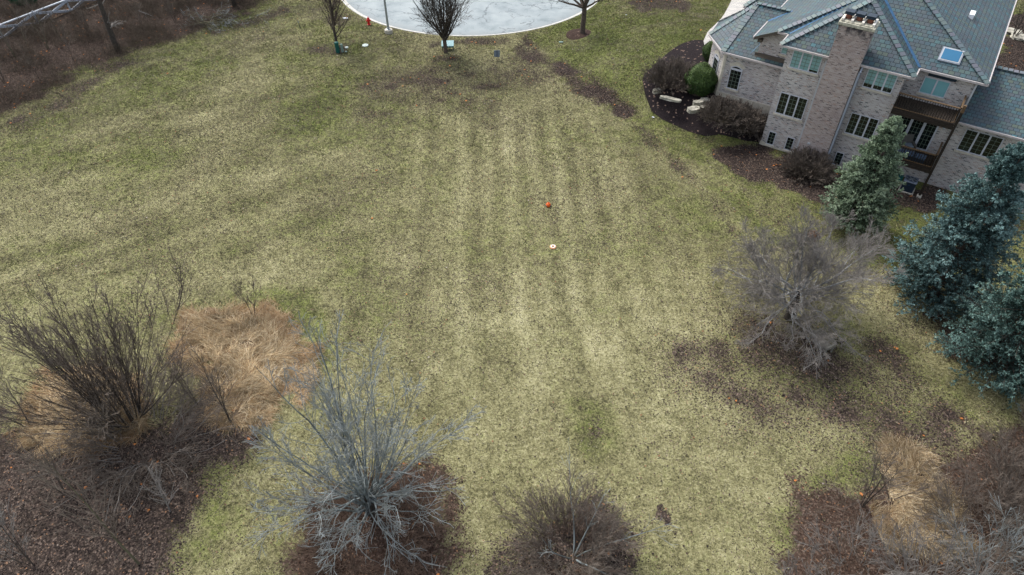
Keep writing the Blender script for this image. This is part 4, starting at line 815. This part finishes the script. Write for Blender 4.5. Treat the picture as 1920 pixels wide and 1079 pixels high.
# windows
def window(u0, u1, z0, z1, y, n, glassm, parent=house, sill=True, cols=2, rows=5, gap=.10, fw=.055, rot=None, org=None, lowdark=0., head=True, name='window', depth=.0):
    f = MB(); W_ = u1-u0; pw = (W_-fw*2-gap*(n-1))/n
    f.box((u0, y-.055, z0), (u0+fw, y-.002, z1)); f.box((u1-fw, y-.055, z0), (u1, y-.002, z1)); f.box((u0+fw, y-.054, z0), (u1-fw, y-.002, z0+fw)); f.box((u0+fw, y-.054, z1-fw), (u1-fw, y-.002, z1))
    cells = []
    for i in range(n):
        a = u0+fw+i*(pw+gap); cells.append((a, a+pw))
        if i: f.box((a-gap, y-.05, z0+fw), (a, y-.003, z1-fw))
    o = f.build(name, M['frame_paint'], parent); g = MB()
    for a, b in cells: g.poly([(a, y-.012, z0+fw), (b, y-.012, z0+fw), (b, y-.012, z1-fw), (a, y-.012, z1-fw)])
    kids_ = [g.build('pane', M[glassm], o)]
    if lowdark:
        g = MB()
        for i, (a, b) in enumerate(cells):
            ld = lowdark if not isinstance(lowdark, (list, tuple)) else lowdark[i]
            if ld > 0: g.poly([(a, y-.016, z0+fw), (b, y-.016, z0+fw), (b, y-.016, z0+fw+ld), (a, y-.016, z0+fw+ld)])
        kids_.append(g.build('uncovered_pane', M['dark_glass'], o))
    if cols:
        mu = MB(); t = .013
        for a, b in cells:
            for c_ in range(1, cols): xx = a+(b-a)*c_/cols; mu.box((xx-t, y-.024, z0+fw), (xx+t, y-.018, z1-fw))
            for r_ in range(1, rows): zz = z0+fw+(z1-z0-2*fw)*r_/rows; mu.box((a, y-.026, zz-t), (b, y-.0185, zz+t))
        kids_.append(mu.build('muntins', M['muntin'], o))
    if sill: s_ = MB(); s_.box((u0-.09, y-.13, z0-.13), (u1+.09, y-.001, z0-.002)); kids_.append(s_.build('sill', M['limestone'], o))
    if head: s_ = MB(); s_.box((u0-.05, y-.02, z1+.002), (u1+.05, y-.001, z1+.24)); kids_.append(s_.build('lintel', M['brick'], o))
    if org:
        o.location = (org[0], org[1], 0); o.rotation_euler = (0, 0, rot)
    return o
window(.40, 2.40, 6.46, 7.83, 0, 3, 'blind_glass', head=False, lowdark=[0, 0, .14]); window(.39, 2.37, 2.86, 4.55, 0, 3, 'dark_glass')
window(.40, .97, .22, 1.33, 0, 1, 'dark_glass', rows=4); window(1.79, 2.35, .22, 1.31, 0, 1, 'dark_glass', rows=4)
window(5.38, 7.24, 6.42, 7.79, 0, 3, 'blind_glass', head=False, lowdark=[.22, .25, .30]); window(5.38, 7.24, 2.87, 4.49, 0, 3, 'dark_glass'); window(5.4, 5.95, .22, 1.31, 0, 1, 'dark_glass', rows=4)
window(8.70, 10.28, 6.28, 7.42, 1.6, 2, 'blind_glass_two', cols=0, head=False)
m = MB(); m.box((8.82, 1.56, 7.50), (10.5, 1.599, 7.66)); part(m, 'recess_shade_panel', 'black_metal')  # dark panel painted in for the shade of the niche above the window
window(12.36, 14.60, 3.10, 4.72, 1.6, 3, 'dark_glass', head=True); window(16.4, 18.6, 3.10, 4.72, 1.6, 3, 'dark_glass')
window(8.25, 10.78, 2.35, 4.62, 1.6, 3, 'dark_glass', cols=3, rows=6, gap=.17, fw=.10, name='patio_doors', sill=False, head=False)
window(9.1, 9.75, 1.0, 1.75, 1.6, 1, 'dark_glass', rows=3)
# window beside the corner on the set-back upper wall
window(-.85, -.02, 6.25, 7.4, 2.2, 1, 'blind_glass', head=False, rows=4)
# arched windows in the turret
def arched(L, z0, zs, rise, org, rot):
    """straight part z0..zs, segmental head of the given rise; local x runs along the wall"""
    o = window(0, L, z0, zs, 0, 1, 'dark_glass', rows=5, cols=3, org=org, rot=rot, head=False)
    n = 8; arc = [(L*i/n, zs+rise*math.sin(math.pi*(.12+.76*i/n))) for i in range(n+1)]
    g = MB(); g.poly([(0.03, -.012, zs+.06)]+[(max(.03, min(L-.03, a)), -.012, b) for a, b in arc]+[(L-.03, -.012, zs+.06)][::1]); g.build('fanlight_pane', M['dark_glass'], o)
    f = MB(); f.box((0, -.058, zs), (L, -.002, zs+.10))
    for p, q in zip(arc[:-1], arc[1:]): f.bar((p[0], -.035, p[1]), (q[0], -.035, q[1]), .06, .05, up=(0,1,0))
    f.build('fanlight_frame', M['frame_paint'], o)
    s_ = MB()
    for i in range(n):
        if i % 1 == 0:
            (a0, b0), (a1, b1) = arc[i], arc[i+1]; e = .30 if i not in (n//2-1, n//2) else .38; cx_ = L/2; cz = zs-.5
            def out(a, b, e): v_ = Vector((a-cx_, 0, b-cz)).normalized(); return (a+v_.x*e, -.03, b+v_.z*e)
            A = (a0, -.03, b0+.03); B = (a1, -.03, b1+.03); s_.poly([A, B, out(a1, b1, e), out(a0, b0, e)])
    s_.build('stone_arch', M['limestone'], o); return o
arched(.93, 2.62, 4.22, .28, (-4.12, 2.1), 0)
dx, dy = -4.75+6.55, 2.1-4.2; Ld = math.hypot(dx, dy); ang = math.atan2(dy, dx)
arched(.95, 2.62, 4.22, .28, (-6.55+dx/Ld*.95, 4.2+dy/Ld*.95), ang)
m = MB(); m.prism([(-4.60,2.06),(-4.78,2.06),(-4.92,2.2),(-4.86,2.26)], 2.15, 5.3); part(m, 'corner_stone', 'limestone')
# balconies
def balcony(z, rail_h, u0, u1, y0, y1, name='balcony'):
    m = MB(); m.box((u0, y0, z-.30), (u1, y0+.09, z)); m.box((u0, y0-.05, z-.36), (u1+.04, y0-.001, z-.16)); m.box((u1-.09, y0+.091, z-.30), (u1, y1, z)); m.box((u0, y0+.092, z-.07), (u1-.092, y1, z-.005))
    b = part(m, name, 'dark_wood'); r = MB(); r.box((u0, y0+.0, z+rail_h-.05), (u1-.1, y0+.12, z+rail_h)); r.box((u1-.11, y0+.13, z+rail_h-.05), (u1+.0, y1, z+rail_h)); r.box((u0, y0+.02, z+.06), (u1-.1, y0+.10, z+.10)); r.box((u1-.09, y0+.13, z+.06), (u1-.02, y1, z+.10)); part(r, 'handrail', 'rail_wood', b)
    s_ = MB(); k = u0+.08
    while k < u1-.14: s_.box((k-.022, y0+.04, z+.101), (k+.022, y0+.08, z+rail_h-.051)); k += .155
    k = y0+.22
    while k < y1-.05: s_.box((u1-.075, k-.022, z+.101), (u1-.035, k+.022, z+rail_h-.051)); k += .155
    part(s_, 'balusters', 'dark_wood', b); return b
bu = balcony(5.72, 1.12, 7.69, 11.46, -.45, 1.59); bl = balcony(2.32, 1.02, 7.69, 11.46, -.45, 1.59)
m = MB(); m.box((11.47, -.52, -.1), (11.62, -.37, 5.35)); m.box((11.47, -.52, 5.35), (11.62, -.37, 6.95)); part(m, 'balcony_post', 'dark_wood')
m = MB(); m.box((11.44, -.55, 6.62), (11.65, -.34, 6.68)); m.box((11.46, -.53, 6.68), (11.63, -.36, 7.1)); part(m, 'balcony_post_cap', 'rail_wood')
m = MB(); m.box((11.40, -.60, -.15), (11.70, -.30, .15)); part(m, 'post_footing', 'concrete')
m = MB(); m.lathe([(.05,0),(.10,.06),(.04,.14)], (11.1, 1.48, 4.3), 10); part(m, 'wall_lamp', 'white_trim')
# things on and by the balconies
def hpt(u_, w_, z): x_, y_ = hworld(u_, w_); return (x_, y_, z)
t = empty('patio_chair', hpt(9.55, .95, 2.32), HROT+.5, label='taupe high-backed patio chair on the lower balcony', cat='chair')
m = MB(); m.box((-.33,-.3,.12),(.33,.32,.40)); m.build('seat', M['seat_fabric'], t, bevel=.04); m = MB(); m.bar((0,.30,.38),(0,.52,1.02),.66,.12,up=(0,1,0)); m.build('backrest', M['seat_fabric'], t)
for sx in (-1, 1): m = MB(); m.box((sx*.38-.05,-.3,.0),(sx*.38+.05,.35,.58)); m.build('armrest', M['seat_fabric'], t)
m = MB(); m.box((-.28,-.28,.40),(.28,.25,.50)); m.build('cushion', M['sign_back'], t, bevel=.03)
t = empty('outdoor_sofa', hpt(9.45, .02, 2.32), HROT, label='low sofa with long slate-blue cushions behind the lower balcony rail', cat='sofa')
m = MB(); m.box((-1.45,-.25,.02),(1.45,.35,.28)); m.build('base', M['black_metal'], t)
for k_ in range(4): m = MB(); m.box((-1.42+k_*.72,-.23,.28),(-1.42+k_*.72+.68,.33,.42)); m.build('cushion', M['cushion_blue'], t, bevel=.04)
t = empty('air_conditioner', hpt(10.66, -.03, 0), HROT, label='dark square air conditioner unit with a round fan grille under the balcony', cat='air conditioner')
m = MB(); m.box((-.40,-.40,.06),(.40,.40,.82)); bd = m.build('body', M['ac_body'], t, bevel=.04)
m = MB()
for k_ in range(14): z_ = .12+k_*.05; m.box((-.36,-.412,z_),(.36,-.401,z_+.02)); m.box((-.412,-.36,z_),(-.401,.36,z_+.02)); m.box((.401,-.36,z_),(.412,.36,z_+.02))
m.build('louvres', M['black_metal'], t)
m = MB(); m.box((-.43,-.43,.82),(.43,.43,.90)); m.build('top', M['ac_top'], t, bevel=.03); m = MB(); m.lathe([(.34,0),(.34,.01)], (0,0,.901), 28); m.build('fan_opening', M['black_metal'], t)
m = MB()
for k_ in range(6): a_ = k_*math.pi/3; m.bar((0,0,.925),(.32*math.cos(a_),.32*math.sin(a_),.92),.085,.01)
m.lathe([(.08,0),(.08,.03)], (0,0,.915), 14); fn = m.build('fan', M['galvanised'], t)
m = MB()
for r_ in (.12, .2, .28, .34): 
    for k_ in range(24): a_ = k_*math.pi/12; b_ = a_+math.pi/12; m.bar((r_*math.cos(a_), r_*math.sin(a_), .94),(r_*math.cos(b_), r_*math.sin(b_), .94),.008,.008)
m.build('grille', M['ac_top'], t); m = MB(); m.box((-.5,-.5,-.05),(.5,.5,.06)); m.build('pad', M['concrete'], t)
m = MB(); m.box((-.03,-.415,.62),(.04,-.4125,.65)); m.build('badge', M['skylight_glass'], t)
mm = MB(); mm.box((-.6,-.12,-.05),(.6,.12,.35)); mm.box((-.6,-.16,.35),(.6,.16,.38)); o = mm.build('window_well_cover', M['teal_box'], label='dark teal low cover against the wall beside the air conditioner', cat='window well'); o.location = hpt(9.55, .9, 0); o.rotation_euler = (0,0,HROT)

# ---------------------------------------------------------------- street furniture and small things
p = G(692, 47); t = empty('fire_hydrant', p, .3, label='bright red fire hydrant on the grass by the kerb', cat='fire hydrant')
MB().lathe([(.17,-.05),(.17,.06),(.12,.07),(.12,.52),(.165,.53),(.165,.57),(.14,.58),(.13,.66),(.07,.74),(.035,.76),(.035,.82)], n=18).build('body', M['hydrant_red'], t)
for k_ in (-1, 1): m = MB(); m.cyl((k_*.1,0,.44),(k_*.22,0,.44),.065,.065); m.cyl((k_*.22,0,.44),(k_*.25,0,.44),.045,.045,6); m.build('outlet', M['hydrant_red'], t)
m = MB(); m.cyl((0,-.1,.40),(0,-.22,.40),.085,.085); m.build('outlet', M['hydrant_red'], t)
p = G(729, 62); t = empty('street_lamp', p, -.2, label='tall galvanised street lamp pole on a round concrete footing', cat='street lamp')
MB().lathe([(.40,-.1),(.40,.32),(.36,.36)], n=24).build('footing', M['concrete'], t)
MB().lathe([(.20,.36),(.20,.40),(.13,.42),(.13,.55),(.115,.56),(.07,8.4),(.0,8.45)], n=14).build('pole', M['galvanised'], t)
m = MB(); m.bar((0,0,8.1),(.9,1.1,8.7),.07,.07); m.build('arm', M['galvanised'], t); m = MB(); m.bar((.85,1.04,8.7),(1.2,1.46,8.72),.26,.12); m.build('lamp_head', M['galvanised'], t)
for px_, py_, r_, h_, mt, lb in ((634, 99, .19, 1.02, 'green_box', 'taller dark green round utility post beside the slim tree'), (642.5, 98, .12, .78, 'pale_green', 'shorter pale green utility post right of the dark green one')):
    p = G(px_, py_); t = empty('utility_post', p, 0, label=lb, cat='utility post'); MB().lathe([(r_,-.05),(r_,h_*.86)], n=18).build('body', M[mt], t)
    MB().lathe([(r_*1.06,h_*.86),(r_*1.06,h_*.95),(r_*.8,h_),(.02,h_*1.01)], n=18).build('cap', M[mt], t)
p = G(840, 93); t = empty('utility_cabinet', p, .02, label='low cabinet with a pale blue sloping lid and thin legs behind the vase-shaped tree', cat='cabinet')
m = MB(); m.box((-.54,-.28,.28),(.54,.28,.46)); m.build('body', M['teal_box'], t, bevel=.02)
m = MB(); m.poly([(-.57,-.31,.47),(.57,-.31,.47),(.57,.31,.74),(-.57,.31,.74)]); m.poly([(-.57,-.31,.44),(-.57,.31,.44),(.57,.31,.44),(.57,-.31,.44)]); m.poly([(-.57,-.31,.44),(.57,-.31,.44),(.57,-.31,.47),(-.57,-.31,.47)]); m.poly([(.57,.31,.44),(-.57,.31,.44),(-.57,.31,.74),(.57,.31,.74)]); m.poly([(.57,-.31,.44),(.57,.31,.44),(.57,.31,.74),(.57,-.31,.47)]); m.poly([(-.57,.31,.44),(-.57,-.31,.44),(-.57,-.31,.47),(-.57,.31,.74)]); m.build('lid', M['pale_blue_lid'], t)
for sx in (-.5, .5):
    for sy in (-.24, .24): m = MB(); m.cyl((sx,sy,-.05),(sx,sy,.28),.025,.025,8); m.build('leg', M['black_metal'], t)
p = G(932, 113); t = empty('yard_sign', p, .05, label='small blank grey sign on a thin post standing in the field below the road', cat='sign')
m = MB(); m.box((-.27,-.012,.30),(.27,.012,.95)); m.build('panel', M['sign_back'], t); m = MB(); m.box((-.02,-.04,-.1),(.02,-.013,.98)); m.build('post', M['black_metal'], t)
p = G(563, 53); t = empty('marker_stake', p, 0, label='short dark tilted marker stake in the grass left of the slim tree', cat='stake')
m = MB(); m.bar((0,0,-.1),(-.08,0,.72),.09,.03); m.build('stake', M['black_metal'], t); m = MB(); m.bar((-.055,0,.5),(-.078,0,.7),.10,.034); m.build('band', M['sign_back'], t)
def lid(px_, py_, r_, mt, lb, nm='utility_cover'):
    p = G(px_, py_); o = MB().lathe([(r_,-.05),(r_,.05),(r_*.9,.075),(r_*.3,.085),(r_*.28,.10),(.0,.10)], n=20).build(nm, M[mt], label=lb, cat='cover'); o.location = p
lid(685, 86, .30, 'plastic_lid', 'grey round manhole cover in the grass below the hydrant'); lid(650, 90, .17, 'plastic_lid', 'small pale cover just right of the utility posts'); lid(649, 98, .11, 'pale_green', 'tiny pale cover at the foot of the utility posts')
p = G(1052, 80); m = MB(); m.box((-.2,-.13,-.03),(.2,.13,.06)); m.box((-.16,-.09,.06),(.16,.09,.08)); o = m.build('utility_cover', M['pale_green'], label='small pale square cover left of the mulch ring', cat='cover'); o.location = p
def litter(px_, py_, s_, lb, seed, mt='white_trim'):
    rg = random.Random(seed); p = G(px_, py_); m = MB(); n = 5
    P = [[(s_*(i/n-.5)+rg.uniform(-.03,.03), s_*.5*(j/n-.5)+rg.uniform(-.03,.03), .05+rg.uniform(0,.10)) for i in range(n+1)] for j in range(n+1)]
    for j in range(n):
        for i in range(n): m.poly([P[j][i], P[j][i+1], P[j+1][i+1], P[j+1][i]])
    o = m.build('paper_litter', M[mt], label=lb, cat='litter'); o.location = p; o.rotation_euler = (0, 0, rg.uniform(-.5, .5))
litter(648, 36, .5, 'crumpled white litter on the grass right of the slim tree', 1, 'vent_white'); litter(1224, 222, .2, 'tiny white scrap on the lawn below the mulch bed', 2, 'vent_white'); litter(1174, 30, .13, 'tiny white scrap on the upper lawn', 3, 'vent_white')
p = G(1028, 387); t = empty('orange_marker', p, .3, label='small bright orange marker standing in the middle of the field', cat='marker')
MB().lathe([(.13,-.02),(.17,.04),(.16,.16),(.11,.24),(.07,.25)], n=14).build('body', M['orange_plastic'], t); m = MB(); m.cyl((0,0,.24),(.03,0,.34),.045,.03,8); m.build('neck', M['orange_plastic'], t)
m = MB(); m.box((.10,-.17,.05),(.19,-.10,.13)); m.box((-.2,-.12,.08),(-.13,-.04,.14)); m.build('tab', M['seat_fabric'], t)
p = G(1037, 464); t = empty('landing_disc', p, 0, label='pale peach ring-shaped disc lying in the middle of the field', cat='disc')
m = ring_mesh([(.06,.03),(.07,.08),(.15,.10),(.20,.06),(.21,.01)], 24, (0,0)); m.build('ring', M['peach_plastic'], t); m = ring_mesh([(.085,.094),(.14,.104),(.16,.098)], 24, (0,0)); m.build('inner_band', M['white_cream'], t); MB().lathe([(.065,0),(.065,.035)], n=14).build('hub', M['flue_clay'], t)
# weathered bench under the wide bare tree
p = G(1537, 650); t = empty('garden_bench', p, math.radians(-62), label='weathered grey wooden bench under the wide bare tree', cat='bench')
m = MB()
for k_ in range(3): m.box((-.62,-.22+k_*.15,.42),(.62,-.09+k_*.15,.46))
m.build('seat', M['weathered_wood'], t)
for sx in (-.58, .58): m = MB(); m.box((sx-.05,-.40,.60),(sx+.05,.30,.65)); m.box((sx-.04,-.36,0),(sx+.04,-.28,.6)); m.box((sx-.04,.22,0),(sx+.04,.29,.6)); m.build('arm_frame', M['weathered_wood'], t)
m = MB()
for z_ in (.55, .72): m.box((-.62,.25,z_),(.62,.285,z_+.12))
m.build('backrest', M['weathered_wood'], t)
# crossbuck fence at top left with a low timber board
fp = [G(-176, 172)[:2], G(-60, 98)[:2], G(72, 45)[:2], G(133, 21)[:2], G(186, 0)[:2], G(238, -22)[:2]]
d1 = (fp[3]-fp[2]); fp = [fp[2]-d1*k_ for k_ in (2, 1)]+[fp[2], fp[3]]+[fp[3]+d1*k_*.98 for k_ in (1, 2, 3)]
t = empty('crossbuck_fence', (*fp[2], 0), 0, label='weathered white crossbuck fence in the top left corner of the photo', cat='fence'); o0 = np.array([*fp[2], 0])
for q_ in fp: m = MB(); a_ = np.array([q_[0], q_[1], hz(*q_)])-o0; m.bar(a_+np.array([0,0,-.1]), a_+np.array([0,0,1.28]), .13, .13); m.build('post', M['fence_board'], t)
for a_, b_ in zip(fp[:-1], fp[1:]):
    A = np.array([*a_, 0])-o0; B = np.array([*b_, 0])-o0; dn = nrm(np.array([-(B-A)[1], (B-A)[0], 0]))
    m = MB(); m.bar(A+[0,0,1.2], B+[0,0,1.2], .20, .10, up=(0,0,1)); m.build('top_rail', M['fence_board'], t)
    off = -dn*.09 if dn[1] > 0 else dn*.09
    m = MB(); m.bar(A+[0,0,.12]+off, B+[0,0,1.14]+off, .10, .22, up=(0,0,1)); m.bar(A+[0,0,1.14]+off*1.6, B+[0,0,.12]+off*1.9, .10, .22, up=(0,0,1)); m.build('cross_brace', M['fence_board'], t)
    m = MB(); m.bar(A+[0,0,.04]+off*2.4, B+[0,0,.04]+off*2.4, .06, .2); m.build('bottom_board', M['brown_board'], t)
leafball(48, 8, 1.0, (1.5,1,1.0), 'bright green evergreen shrub behind the crossbuck fence', 'cedar', 9000, .12)
# brush pile
rng = np.random.default_rng(18); p = G(395, 45); t = empty('brush_pile', p, 0, label='pile of cut mossy branches at the wood edge', cat='brush pile')
n = 34; S = np.stack([rng.normal(0, 1.3, n), rng.normal(0, .7, n), rng.uniform(.05, .7, n)], -1); D = np.stack([rng.choice([-1, 1], n)*rng.uniform(.6, 1, n), rng.normal(.2, .5, n), rng.normal(0, .12, n)], -1)
a = grow(S, D, rng.uniform(1.5, 3.4, n), rng.uniform(.02, .06, n), 7, .1, -.01, rng); b1 = kids(*a, 6, .2, 1, .7, .4, .5, rng, 4, .12); b2 = kids(*b1, 4, .2, 1, .6, .5, .6, rng, 3, .1)
wood('branches', [(*a, 5)], M['twig_olive'], t); wood('twigs', [(*b1, 3, .01), (*b2, 3, .007)], M['twig_lichen'], t, smooth=False)
p = G(282, 30); t = empty('fallen_branch', p, 0, label='pale grey fallen branch lying in the wood', cat='branch')
a = grow(np.array([[-1.3,.5,.3]]), np.array([[1,-.35,.03]]), np.array([3.2]), np.array([.06]), 8, .08, -.01, rng); b1 = kids(*a, 12, .2, 1, .7, .35, .5, rng, 4, .12); wood('branch', [(*a, 5)], M['bark_grey'], t); wood('twigs', [(*b1, 3, .01)], M['twig_lichen'], t, smooth=False)
